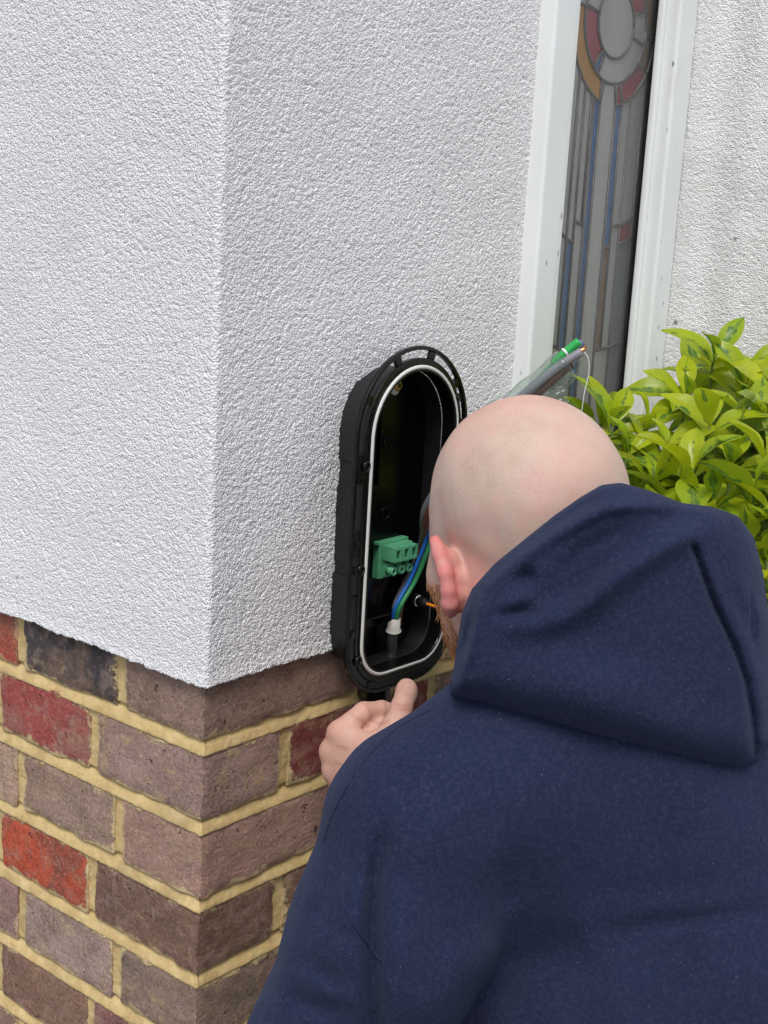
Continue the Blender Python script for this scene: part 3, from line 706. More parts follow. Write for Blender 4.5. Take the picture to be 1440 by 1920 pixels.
def pix(P): return np.stack([IW/2+FPX*P[..., 0]/P[..., 2], IH/2-FPX*P[..., 1]/P[..., 2]], -1)
def pl_dist(p, line):
    """distance in photo units to polyline and signed side"""
    L = np.array(line, float); d = np.full(p.shape[:-1], 1e9); s = np.zeros(p.shape[:-1]); n_ = len(L)-1
    for i, (a, b) in enumerate(zip(L[:-1], L[1:])):
        ab = b-a; t_ = np.clip(((p-a)@ab)/(ab@ab), 0, 1); e = np.linalg.norm(p-a-t_[..., None]*ab, axis=-1)
        m_ = e < d; d = np.where(m_, e, d); s = np.where(m_, (i+t_)/n_, s)
    return d, s
def poly_sd(p, poly):
    L = np.array(poly, float); d = np.full(p.shape[:-1], 1e9); inside = np.zeros(p.shape[:-1], bool)
    for a, b in zip(L, np.roll(L, -1, 0)):
        ab = b-a; t_ = np.clip(((p-a)@ab)/(ab@ab), 0, 1); d = np.minimum(d, np.linalg.norm(p-a-t_[..., None]*ab, axis=-1))
        cond = (a[1] > p[..., 1]) != (b[1] > p[..., 1])
        xi = a[0]+(p[..., 1]-a[1])*(b[0]-a[0])/(b[1]-a[1]+1e-12)
        inside ^= cond & (p[..., 0] < xi)
    return np.where(inside, -d, d)
def relief(p, strokes):
    r = 0
    for st_ in strokes:
        line, wd, hgt = st_[:3]; d, s = pl_dist(p, line)
        r = r+hgt*np.exp(-(d/wd)**2)*(1 if len(st_) > 3 else .12+.88*np.sin(np.pi*np.clip(s, 0, 1))**.6)
    return r

# ---- frames
def dirc(yaw, pitch):
    v = np.array([math.cos(math.radians(yaw))*math.cos(math.radians(pitch)), math.sin(math.radians(yaw))*math.cos(math.radians(pitch)), math.sin(math.radians(pitch))]); return ROT@v
HF = dirc(62, -15)
_f = ROT.T@HF; _l = np.cross([0, 0, 1.0], _f); _l /= np.linalg.norm(_l); _up = np.cross(_f, _l)
_ro = math.radians(5); _l, _up = math.cos(_ro)*_l-math.sin(_ro)*_up, math.sin(_ro)*_l+math.cos(_ro)*_up   # head tipped towards its left shoulder
HL = ROT@_l; HU = ROT@_up
HA = np.stack([HL, HF, HU], 0)                      # rows: left, forward, up
HC = C(984, 946, 1.126)
def hp(l, f_, u): return HC+HL*l+HF*f_+HU*u

# ---- hand joints (left hand below the box)
dH = 1.285
wr = C(790, 1462, 1.235)
I_ = [C(636, 1374, dH-.004), C(682, 1336, dH+.004), C(716, 1331, dH+.016), C(742, 1336, dH+.026)]
Mi = [C(622, 1409, dH), C(655, 1400, dH+.035), C(690, 1390, dH+.040), C(705, 1393, dH+.025)]
Ri = [C(626, 1445, dH), C(656, 1440, dH+.034), C(688, 1428, dH+.038), C(702, 1428, dH+.024)]
Li = [C(640, 1478, dH), C(662, 1474, dH+.028), C(688, 1464, dH+.032), C(700, 1463, dH+.020)]
Th = [C(765, 1425, dH-.035), C(741, 1368, dH-.022), C(753, 1325, dH-.012), C(763, 1294, dH-.006)]
SHL, ELB = C(810, 1580, .985), C(610, 2060, .99)
NK = C(1195, 1300, 1.085)
def f_head(P):
    d = ell(P, hp(0, -.006, .004), (.0755, .0930, .0835), HA)
    d = smin(d, ell(P, hp(0, .036, -.055), (.066, .066, .074), HA), .03)
    d = smin(d, ell(P, hp(0, .054, -.105), (.046, .040, .036), HA), .03)          # chin and jaw
    d = smin(d, seg(P, hp(0, -.026, -.060), NK, .053, .066), .035)
    for s in (-1, 1):
        d = smin(d, seg(P, hp(s*.048, -.014, -.070), hp(s*.046, .03, -.098), .020, .016), .03)   # mastoid / jaw angle
    d = smin(d, seg(P, hp(-.030, .080, -.010), hp(.030, .080, -.010), .010), .014)
    d = smin(d, seg(P, hp(0, .088, -.018), hp(0, .106, -.060), .007, .0125), .010)
    for s in (-1, 1):
        d = smin(d, ell(P, hp(s*.013, .096, -.062), (.008, .010, .008), HA), .006)
        d = smax(d, -ell(P, hp(s*.031, .094, -.027), (.015, .010, .010), HA), .010)
        d = smin(d, ell(P, hp(s*.031, .080, -.027), (.0125, .0125, .0115), HA), .003)
        d = smin(d, ell(P, hp(s*.042, .062, -.052), (.020, .018, .018), HA), .015)
    d = d+.0011*noise(P, .034, 61)+.0006*noise(P, .016, 62)
    d = smin(d, seg(P, hp(-.018, .089, -.084), hp(.018, .089, -.084), .0055), .006)
    d = smin(d, seg(P, hp(-.016, .088, -.094), hp(.016, .088, -.094), .0060), .006)
    return d
ED = -.022
EAR = [(x_, y_, d_+ED) for x_, y_, d_ in [(816, 1014, 1.108), (824, 1040, 1.100), (835, 1075, 1.094), (841, 1108, 1.093), (843, 1132, 1.096), (845, 1146, 1.100)]]
def f_ear(P):
    pts = [C(*e) for e in EAR]
    d = chain(P, pts, [.0048, .0058, .0060, .0058, .0066, .0056], .003)
    d = smin(d, chain(P, [C(822, 1024, 1.112+ED), C(842, 1050, 1.106+ED), C(859, 1085, 1.106+ED), C(863, 1112, 1.106+ED), C(856, 1138, 1.107+ED)], [.0050, .0072, .0078, .0074, .0050], .004), .0042)
    d = smin(d, chain(P, [C(850, 1050, 1.118+ED), C(866, 1090, 1.114+ED), C(862, 1125, 1.114+ED)], [.008, .010, .008], .004), .006)
    return d
def f_earR(P):
    d = chain(P, [hp(-.078, -.002, -.015), hp(-.084, -.014, -.022), hp(-.082, -.018, -.045), hp(-.074, -.004, -.070)], [.005, .006, .006, .006], .004)
    return smin(d, ell(P, hp(-.073, -.002, -.04), (.006, .016, .024), HA), .008)
def f_hand(P):
    pk = .007
    palm = chain(P, [wr, (I_[0]*.55+wr*.45), I_[0]], [.024, .016, .0112], .01)
    for fng, r0 in ((Mi, .0112), (Ri, .0105), (Li, .0095)):
        palm = smin(palm, chain(P, [wr, fng[0]*.55+wr*.45, fng[0]], [.022, .015, r0], .01), .012)
    d = palm
    d = smin(d, chain(P, I_, [.0112, .0098, .0086, .0074], .003), .0035)
    for fng, r in ((Mi, .0108), (Ri, .0100), (Li, .0088)):
        d = smin(d, chain(P, fng, [r, r*.92, r*.82, r*.72], .003), .005)
    d = smin(d, chain(P, [wr*.6+Th[0]*.4]+Th[:2], [.020, .019, .0135], .01), .014)
    d = smin(d, chain(P, Th[1:], [.0122, .0096, .0088], .004), .006)
    d = smin(d, ell(P, Th[3]*.9+Th[2]*.1+C(763, 1294, .004)*0, (.0098, .0125, .0086)), .004)
    d = smin(d, ell(P, C(714, 1386, dH+.004), (.024, .020, .010)), .004)
    # creases
    for c_, r in ((I_[1], .0011),):
        pass
    return d
def f_body(P):
    d = smin(f_head(P), f_ear(P), .0045); d = smin(d, f_earR(P), .006)
    d = smin(d, ell(P, C(1230, 1640, 1.13), (.13, .15, .09)), .05)                # chest inside the hoodie
    d = smin(d, seg(P, NK, C(1230, 1640, 1.13), .066, .10), .04)
    d = smin(d, seg(P, C(1150, 1500, 1.10), SHL, .06, .05), .04)
    d = smin(d, seg(P, SHL, ELB, .048, .040), .02)
    fa = seg(P, ELB, wr, .040, .026)
    d = smin(d, fa, .02); d = smin(d, f_hand(P), .012)
    return d
Vb, Qb = surfnet(f_body, (-.20, -.60, .95), (.36, .115, 1.36), .0020)
Vb = smooth_mesh(Vb, Qb, 2, .35)
pxb = pix(Vb)
# colour masks that belong to the skin itself, bar the painted crease shade
earc = np.min([np.linalg.norm(Vb-C(*e), axis=1) for e in EAR+[(858, 1090, 1.095)]], 0)
a_ear = np.exp(-(earc/.0095)**2)
a_flush = np.exp(-(np.linalg.norm(Vb-C(880, 1090, 1.07), axis=1)/.035)**2)+.6*np.exp(-(np.linalg.norm(Vb-C(1035, 925, 1.01), axis=1)/.016)**2)+.5*np.exp(-(np.linalg.norm(Vb-hp(0, .10, -.055), axis=1)/.03)**2)
loc_h = (Vb-HC)@HA.T
a_stub = np.clip((.074-loc_h[:, 2]-.35*loc_h[:, 1])/.035, 0, 1)*np.clip((loc_h[:, 2]+.062)/.03, 0, 1)*np.clip((earc-.008)/.012, 0, 1)*np.clip((.105-np.linalg.norm(Vb-HC, axis=1))/.01, 0, 1)
hand_m = (np.min([np.linalg.norm(Vb-q_, axis=1) for q_ in I_+Mi+Ri+Th], 0) < .06).astype(float)
kn = np.min([np.linalg.norm(Vb-q_, axis=1) for q_ in (I_[0], I_[1], Mi[0], Ri[0], Th[2])], 0)
a_kn = np.exp(-(kn/.013)**2)
# thumb nail
nc = (Th[3]*.75+Th[2]*.25); tdir = (Th[3]-Th[2])/np.linalg.norm(Th[3]-Th[2])
nz = np.array([.42, .12, -.9]); nz = nz-tdir*(nz@tdir); nz /= np.linalg.norm(nz); nside = np.cross(tdir, nz)
rel = Vb-nc-tdir*.004; nl_, ns_, nn_ = rel@tdir, rel@nside, rel@nz
nail = np.clip(1.2-np.sqrt((nl_/.0085)**2+(ns_/.0066)**2), 0, 1)*6
a_nail = np.clip(nail, 0, 1)*(nn_ > .002)*(np.linalg.norm(rel, axis=1) < .02)

CR = [[(687, 1322), (695, 1336), (694, 1350)], [(662, 1342), (680, 1352), (690, 1362)], [(745, 1321), (755, 1324), (766, 1322)], [(746, 1328), (756, 1331), (764, 1329)], [(722, 1318), (725, 1330), (722, 1342)], [(700, 1352), (712, 1358), (728, 1352)], [(632, 1398), (650, 1404)], [(630, 1430), (646, 1436)]]  # hand crease lines, their shade painted into the skin colour
a_crease_shade = np.zeros(len(Vb))
for ln_ in CR: a_crease_shade = np.maximum(a_crease_shade, np.exp(-(pl_dist(pxb, ln_)[0]/3.2)**2)*(Vb[:, 2] < dH+.02)*(Vb[:, 2] > dH-.06))
def mat_skin():
    m = NM('skin'); co = m.coord()
    base = m.ramp(m.noise(co, 28, 4, .6), [(.32, (.54, .325, .25, 1)), (.68, (.62, .40, .325, 1))])
    # scalp: pale, greyish shaved-hair shade
    sc_ = m.ramp(m.noise(co, 26, 4), [(.30, (.51, .35, .28, 1)), (.5, (.56, .425, .335, 1)), (.70, (.62, .40, .34, 1))])
    c = m.mix(m.attr('scalp'), base, sc_)
    c = m.mix(m.math('MULTIPLY', m.attr('flush'), .55, True), c, (.54, .19, .165, 1))
    c = m.mix(m.math('MULTIPLY', m.attr('ear'), .92, True), c, (.60, .14, .145, 1))
    c = m.mix(m.math('MULTIPLY', m.attr('knuckle'), .30, True), c, (.62, .27, .20, 1))
    v = m.voro(co, 900); dots = m.math('MULTIPLY', m.ramp(v, [(.20, 1), (.42, 0)]), m.ramp(m.noise(co, 34, 3), [(.35, .45), (.65, 1)]))
    c = m.mix(m.math('MULTIPLY', m.math('MULTIPLY', dots, m.attr('scalp')), .42), c, (.24, .15, .12, 1))
    c = m.mix(m.math('MULTIPLY', m.ramp(m.noise(co, 48, 5, .65), [(.50, 0), (.72, 1)]), .22), c, (.60, .24, .20, 1))
    c = m.mix(m.math('MULTIPLY', m.attr('crease_shade'), .45, True), c, (.36, .12, .085, 1))  # darkens the creases in place of real grooves
    c = m.mix(m.math('MULTIPLY', m.attr('nail'), .85), c, (.62, .40, .36, 1))
    m.col(c)
    m.b.inputs['Subsurface Weight'].default_value = .28; m.b.inputs['Subsurface Radius'].default_value = (1, .35, .2); m.b.inputs['Subsurface Scale'].default_value = .0035
    rgh = m.mix(m.attr('nail'), (.52, .52, .52, 1), (.25, .25, .25, 1)); m.l(rgh, m.b.inputs['Roughness'])
    m.b.inputs['Specular IOR Level'].default_value = .28
    h = m.math('ADD', m.noise(co, 600, 3), m.math('MULTIPLY', m.voro(co, 780), .8)); m.bump(h, .22, .0007)
    return m.m
person = mesh('person', c2w(Vb), Qb, mat_skin(), None, True, {'ear': a_ear, 'flush': a_flush, 'scalp': np.clip(a_stub, 0, 1), 'knuckle': a_kn, 'nail': a_nail*0, 'crease_shade': a_crease_shade})
tag(person, 'shaven-headed bearded person in navy hoodie, seen from behind, leaning towards the wall box', 'person')

# ---- thumb nail: thin curved plate lying on the thumb
from mathutils.bvhtree import BVHTree
def bvh(V, Q): return BVHTree.FromPolygons([Vector(v) for v in c2w(V)], [tuple(int(i) for i in q_) for q_ in Q])
def cast(tree, px, py):
    d = cF+cR*((px-IW/2)/FPX)-cU*((py-IH/2)/FPX); h_ = tree.ray_cast(Vector(CAM), Vector(d).normalized())
    return None if h_[0] is None else (np.array(h_[0]), np.array(h_[1]))
_ok = (np.abs(pxb[:, 0]-760) < 60) & (np.abs(pxb[:, 1]-1310) < 80); _qs = Qb[_ok[Qb].all(1)]; tT = bvh(Vb, _qs)
nv_, nf_, nr = [], [], 10
for i in range(nr+1):
    for j in range(nr+1):
        a_, b_ = 2*i/nr-1, 2*j/nr-1
        x_ = 764.5+9.8*a_*math.sqrt(1-.38*b_*b_)+b_*-1.0; y_ = 1291+11.5*b_*math.sqrt(1-.30*a_*a_)
        h_ = cast(tT, x_, y_); e_ = max(abs(a_), abs(b_)); nv_.append(h_[0]+h_[1]*(.0012 if e_ < .95 else -.0006) if h_ else W(x_, y_, dH))
for i in range(nr):
    for j in range(nr): a_ = i*(nr+1)+j; nf_.append((a_, a_+nr+1, a_+nr+2, a_+1))
mn = NM('finger_nail'); mn.col(mn.ramp(mn.noise(mn.coord(), 300, 3), [(.3, (.52, .33, .31, 1)), (.7, (.66, .47, .45, 1))])); mn.set(Roughness=.2)
nail_o = mesh('thumb_nail', nv_, nf_, mn.m, person, True)

# ---- beard: ginger strands
bm_ = NM('ginger_beard'); hi = bm_.n('HairInfo') if False else None
bc = bm_.ramp(bm_.noise(bm_.coord(), 160, 2), [(.3, (.36, .135, .04, 1)), (.7, (.62, .32, .13, 1))]); bm_.col(bc); bm_.set(Roughness=.45)
sel = np.where((loc_h[:, 2] < -.055) & (loc_h[:, 1] > .012) & (loc_h[:, 2] > -.150) & (np.abs(loc_h[:, 0]) > .012) & (loc_h[:, 1] < .115) & (np.linalg.norm(Vb-HC, axis=1) < .17))[0]
Vw = c2w(Vb); beard = MB(); fw = _f; dn = np.array([0, 0, -1.0])
# vertex normals
nv = np.zeros_like(Vb); q0 = np.cross(Vw[Qb[:, 2]]-Vw[Qb[:, 0]], Vw[Qb[:, 3]]-Vw[Qb[:, 1]])
for i in range(4): np.add.at(nv, Qb[:, i], q0)
nv /= np.linalg.norm(nv, axis=1, keepdims=True)+1e-12
for i in rng.choice(sel, min(5200, len(sel)), replace=False):
    low = np.clip((-.05-loc_h[i, 2])/.07, 0, 1)
    L_ = (.005+.014*low)*rng.uniform(.5, 1.3)
    if loc_h[i, 1] > .080 and loc_h[i, 2] > -.080: continue
    n0 = nv[i]; jit = rng.normal(0, .22, 3); d0 = n0*.55-_up*.8+_f*.25+jit; d0 /= np.linalg.norm(d0); d1 = d0*.6-_up*.6+rng.normal(0, .25, 3); d1 /= np.linalg.norm(d1)
    p = Vw[i]-n0*.001
    beard.tube([p, p+d0*L_*.5, p+d0*L_*.5+d1*L_*.5], [.00026, .00022, .00010], 3, False)
bo = beard.build('beard', bm_.m, person); tag(bo, 'short ginger beard along the jaw', kind='stuff')

# ---- hoodie body
FOLD_B = [([(722, 1540), (706, 1640), (699, 1740), (698, 1840), (704, 1960), (708, 2060)], 15, -.0150), ([(668, 1640), (656, 1760), (664, 1930)], 30, .006), ([(745, 1640), (752, 1760), (770, 1930)], 38, .007),
          ([(1100, 1768), (1040, 1790), (965, 1830), (905, 1880), (868, 1950), (850, 2000)], 50, -.0120), ([(930, 1770), (860, 1830), (815, 1930)], 48, .006),
          ([(1130, 1752), (1260, 1730), (1460, 1706)], 15, -.0030), ([(1130, 1718), (1260, 1700), (1460, 1676)], 20, .0016), ([(1180, 1640), (1320, 1612), (1460, 1600)], 30, .0012),
          ([(560, 1790), (610, 1830), (665, 1845)], 13, -.0040), ([(540, 1865), (590, 1892), (660, 1900)], 15, -.0045), ([(590, 1700), (630, 1745), (672, 1765)], 12, -.0035), ([(565, 1825), (610, 1862), (655, 1872)], 14, .0025), ([(640, 1560), (630, 1640), (600, 1720)], 22, -.0018),
          ([(930, 1440), (820, 1560), (760, 1640)], 40, .0022), ([(1000, 1600), (900, 1680), (830, 1760)], 50, -.0020), ([(1010, 1690), (930, 1720)], 25, .0015)]
def f_hood_body(P):
    d = seg(P, C(1120, 1438, 1.035), C(955, 1456, 1.005), .085, .074)             # left shoulder
    d = smin(d, seg(P, C(955, 1456, 1.005), C(792, 1536, .985), .074, .069), .02)
    d = smin(d, seg(P, C(1120, 1470, 1.035), C(1640, 1560, 1.15), .085, .075), .06)
    d = smin(d, ell(P, C(1210, 1800, 1.075), (.205, .235, .135)), .05)
    d = smin(d, ell(P, C(1215, 2150, 1.10), (.195, .24, .14)), .06)
    d = smin(d, chain(P, [C(797, 1552, .983), C(742, 1760, .980), C(600, 2060, .99)], [.070, .073, .068], .02), .010)
    d = smin(d, seg(P, ELB, wr*.80+ELB*.20, .058, .042), .02)                     # left forearm
    d = smin(d, chain(P, [C(1640, 1560, 1.15), C(1700, 1950, 1.22), C(1420, 1700, 1.33)], [.072, .06, .045], .02), .03)
    d = smin(d, seg(P, C(1160, 1420, 1.05), C(1120, 1290, 1.08), .085, .075), .05)
    near = (P[..., 2] < 1.09)
    r_ = 1.2*relief(pix(P), FOLD_B)*np.clip((1.10-P[..., 2])/.03, 0, 1)
    cam_n = .0024*noise(P, .08, 71)+.0013*noise(P, .035, 72)+.0006*noise(P, .014, 73)
    return d-r_-cam_n*1.0
Vh, Qh = surfnet(f_hood_body, (-.19, -.72, .86), (.52, .02, 1.38), .0036)
hem = Vh[:, 1]
Vh = smooth_mesh(Vh, Qh, 2, .4)
def mat_fleece():
    m = NM('navy_fleece'); co = m.coord()
    f1 = m.noise(co, 12, 4, .6); f2 = m.noise(co, 330, 4, .75)
    c = m.ramp(f1, [(.3, (.0138, .0190, .0450, 1)), (.7, (.0176, .0240, .0560, 1))])
    c = m.mix(m.math('MULTIPLY', m.ramp(f2, [(.46, 0), (.68, 1)]), .42), c, (.050, .058, .102, 1))
    v = m.voro(co, 210); k_ = m.noise(co, 70, 2)
    lint = m.math('MULTIPLY', m.ramp(v, [(.045, 1), (.085, 0)]), m.ramp(k_, [(.57, 0), (.61, 1)]))
    c = m.mix(m.math('MULTIPLY', lint, .65), c, (.28, .30, .38, 1))
    m.col(c); m.set(Roughness=.95); m.b.inputs['Specular IOR Level'].default_value = .1
    m.b.inputs['Sheen Weight'].default_value = .16; m.b.inputs['Sheen Roughness'].default_value = .45; m.b.inputs['Sheen Tint'].default_value = (.30, .35, .52, 1)
    h = m.math('ADD', m.noise(co, 900, 3, .7), m.math('ADD', m.math('MULTIPLY', f2, .9), m.math('MULTIPLY', m.noise(co, 95, 3), 1.2))); m.bump(h, .6, .0012)
    return m.m
M_fl = mat_fleece()
hood_b = mesh('hoodie', c2w(Vh), Qh, M_fl, person, True); tag(hood_b, 'navy fleece hoodie')

# ---- hood lying over the upper back
HOOD = [(846, 1302), (843, 1285), (852, 1245), (858, 1200), (866, 1150), (884, 1105), (928, 1056), (985, 1010), (1040, 966), (1090, 931), (1128, 909), (1165, 905), (1225, 922), (1278, 943),
        (1335, 950), (1385, 968), (1414, 1008), (1432, 1080), (1447, 1200), (1452, 1310), (1444, 1390), (1420, 1430), (1388, 1442), (1330, 1434), (1250, 1416), (1100, 1376), (960, 1338), (880, 1312)]
ANG3 = [(911, 1112), (950, 1072), (990, 1040), (1040, 1005), (1107, 967), (1142, 951), (1215, 946), (1298, 953), (1365, 968)]
MAIN = [(1360, 975), (1311, 990), (1236, 1030), (1173, 1070), (1107, 1124), (1057, 1156), (1005, 1172), (940, 1176)]
FOLD_H = [(MAIN, 26, .0100), ([(1330, 1000)]+[(x-26, y-26) for x, y in MAIN[1:6]], 26, -.0060), (ANG3, 13, .0065), ([(x-14, y-20) for x, y in ANG3[:6]], 11, -.0060),
          ([(858, 1290), (884, 1226), (896, 1160), (911, 1112)], 11, .0055), ([(846, 1250), (872, 1200), (884, 1150)], 8, -.0050), ([(868, 1240), (878, 1190), (888, 1150)], 4, -.0030),
          ([(936, 1136), (970, 1124), (1000, 1110)], 16, .0050), ([(968, 1100), (990, 1084), (1006, 1076)], 17, -.0065), ([(930, 1158), (980, 1150), (1010, 1142)], 10, -.0035),
          ([(1300, 1024), (1311, 1059), (1340, 1138), (1373, 1205), (1398, 1276), (1411, 1351), (1417, 1413), (1411, 1436)], 6, -.0062, 1), ([(1318, 1010), (1330, 1060), (1362, 1138), (1396, 1205), (1420, 1276), (1434, 1351), (1438, 1413)], 14, .0035),
          ([(1385, 1080), (1410, 1140), (1440, 1180)], 16, .003), ([(1120, 1050), (1180, 1010), (1250, 985)], 18, .0030), ([(1040, 1080), (1100, 1030), (1190, 985)], 20, -.0040), ([(940, 1260), (1100, 1300), (1300, 1370)], 60, .0040), ([(1090, 1180), (1180, 1250)], 50, -.002)]
def hood_base(p):
    x, y = p[..., 0], p[..., 1]
    b = .910+.000070*np.abs(x-1130)+.00003*(1290-y)*(y < 1290)
    b = b+.000035*np.clip(x-1300, 0, None)
    return b
def f_hood(P):
    p = pix(P); sdp = poly_sd(p, HOOD); ins_ = np.clip(-sdp, 0, None)
    t_ = np.clip(ins_/75, 0, 1); rnd = .040*(1-np.sqrt(np.clip(1-(1-t_)**2, 0, 1)))
    front = hood_base(p)+rnd-1.55*relief(p, FOLD_H)*np.clip(ins_/12, 0, 1)-.0020*noise(P*np.array([1, 1, .2]), .05, 81)-.0007*noise(P*np.array([1, 1, .2]), .016, 82)
    back = hood_base(p)+.075
    return smax(smax((front-P[..., 2])*.8, P[..., 2]-back, .01), sdp/FPX*.97, .006)
Vk, Qk = surfnet(f_hood, (.03, -.22, .86), (.31, .05, 1.08), .0022)
Vk = smooth_mesh(Vk, Qk, 2, .4)
hood = mesh('hood', c2w(Vk), Qk, M_fl, person, True); tag(hood, 'navy hood lying folded on the upper back')

# ---- stitched seams: raycast photo polylines onto the cloth
tB, tH = bvh(Vh, Qh), bvh(Vk, Qk)
M_thr = plain('navy_thread', (.016, .020, .052, 1), .7)
def stitches(tree, line, parent, step=5.5, ln=3.6, r=.00045, name='stitching'):
    pts = spline([np.array(p_) for p_ in line], 30); mb = MB(); acc = 0; last = pts[0]
    for a, b in zip(pts[:-1], pts[1:]):
        acc += np.linalg.norm(b-a)
        if acc >= step:
            acc = 0; dv_ = (b-a)/np.linalg.norm(b-a)
            h1 = cast(tree, *(b-dv_*ln/2)); h2 = cast(tree, *(b+dv_*ln/2))
            if h1 and h2 and np.linalg.norm(h1[0]-h2[0]) < .01: mb.tube([h1[0]+h1[1]*.0003, h2[0]+h2[1]*.0003], r, 4)
    if mb.v: o = mb.build(name, M_thr, parent); o['kind'] = 'stuff'
SEAM = [(800, 1330), (735, 1368), (680, 1425), (640, 1485), (612, 1545), (606, 1590), (620, 1640), (648, 1710), (685, 1768), (712, 1800)]
def welt(tree, line, parent, r):
    pts = []
    for p_ in spline([np.array(q_) for q_ in line], 14):
        h1 = cast(tree, *p_)
        if h1: pts.append(h1[0])
    MB().tube(pts, r, 8, True).build('seam_welt', M_fl, parent, True)
welt(tB, [(x+4, y+2.5) for x, y in SEAM], hood_b, .0011)
stitches(tB, SEAM, hood_b); stitches(tB, [(x+8, y+5) for x, y in SEAM], hood_b)
stitches(tH, [(880, 1250), (886, 1205), (896, 1160), (915, 1122), (958, 1080), (1010, 1040), (1060, 1004), (1110, 975)], hood)
lt = MB(); M_lint = plain('pale_lint', (.45, .46, .52, 1), .8)
for line in ([(770, 1842), (780, 1850), (790, 1862), (797, 1860)], [(1193, 1828), (1204, 1820), (1214, 1828), (1218, 1842)], [(543, 1854), (545, 1862)], [(1362, 1580), (1365, 1572)], [(1330, 995), (1331, 1006), (1334, 1018)], [(1318, 1024), (1322, 1036), (1326, 1040)]):
    pts = []
    for p_ in spline([np.array(q_) for q_ in line], 4):
        h1 = cast(tH, *p_) or cast(tB, *p_)
        if h1: pts.append(h1[0]+h1[1]*.0008)
    if len(pts) > 1: lt.tube(pts, .00022, 4)
lo_ = lt.build('lint_fibres', M_lint, hood_b); lo_['kind'] = 'stuff'

# ---- trousers and shoes below the frame: kneeling
def wc(x, y, z): return w2c((x, y, z))
hipc = c2w(C(1215, 2250, 1.09)); hz = -.46
HL_, HR_ = wc(hipc[0]-.08, hipc[1]-.05, hz), wc(hipc[0]+.10, hipc[1]-.05, hz)
KL, KR = wc(hipc[0]-.12, hipc[1]+.14, GROUND+.075), wc(hipc[0]+.14, hipc[1]+.14, GROUND+.075)
AL, AR = wc(hipc[0]-.10, hipc[1]-.30, GROUND+.09), wc(hipc[0]+.14, hipc[1]-.30, GROUND+.09)
def f_tr(P):
    d = seg(P, C(1215, 2200, 1.10), (HL_+HR_)/2, .135, .15)
    for h_, k_, a_ in ((HL_, KL, AL), (HR_, KR, AR)):
        d = smin(d, seg(P, h_, k_, .098, .072), .04); d = smin(d, seg(P, k_, a_, .070, .050), .03)
    return d
pts_ = np.array([HL_, HR_, KL, KR, AL, AR, C(1215, 2150, 1.1)])
Vt, Qt = surfnet(f_tr, pts_.min(0)-.17, pts_.max(0)+.17, .009)
mesh('trousers', c2w(Vt), Qt, plain('dark_work_trousers', (.02, .02, .022, 1), .9, 0, .2, 60, .4, 500), person, True)
for a_ in (AL, AR):
    aw = c2w(a_)
    def f_sh(P, a_=a_, aw=aw): return smin(seg(P, wc(aw[0], aw[1]-.03, GROUND+.06), wc(aw[0], aw[1]-.10, GROUND+.045), .05, .038), seg(P, wc(aw[0], aw[1]+.02, GROUND+.09), wc(aw[0], aw[1]-.03, GROUND+.07), .05, .05), .03)
    Vs, Qs = surfnet(f_sh, w2c(aw)-.22, w2c(aw)+.22, .007)
    mesh('boot', c2w(Vs), Qs, plain('black_boot', (.015, .013, .012, 1), .6), person, True)
#@@BUSH
# ================================================================== VARIEGATED SHRUB
bush = thing('variegated_shrub', 'yellow-green variegated evergreen shrub growing by the window', 'shrub', (.50, -.26, GROUND))
def leaf_mesh(name, L_, Wd, curl, fold, twist, mat, seed):
    r_ = np.random.default_rng(seed); nu, nv_ = 9, 4; V = []; uvx = []
    for i in range(nu+1):
        u = i/nu; wv = Wd*.98*(math.sin(math.pi*min(1, u**1.15))**.9)*(1 if u < .97 else .4)+.0006
        zc = -curl*L_*u*u+.06*L_*math.sin(u*math.pi)
        for j in range(-nv_//2, nv_//2+1):
            s = j/(nv_/2); x = wv*s
            z = zc+fold*abs(s)*wv*1.0+.0012*math.sin(u*9+seed+s*2)*abs(s)
            a = twist*u; V.append((x*math.cos(a)-z*math.sin(a)*.3, L_*u, z+x*math.sin(a))); uvx.append((u, s))
    F = [(i*5+j, i*5+j+1, (i+1)*5+j+1, (i+1)*5+j) for i in range(nu) for j in range(4)]
    me = bpy.data.meshes.new(name); me.from_pydata(V, [], F); me.update(); me.polygons.foreach_set('use_smooth', np.ones(len(F), bool))
    for k_, idx in (('lu', 0), ('ls', 1)):
        at_ = me.attributes.new(k_, 'FLOAT', 'POINT'); at_.data.foreach_set('value', np.array([q_[idx] for q_ in uvx], np.float32))
    me.materials.append(mat); return me
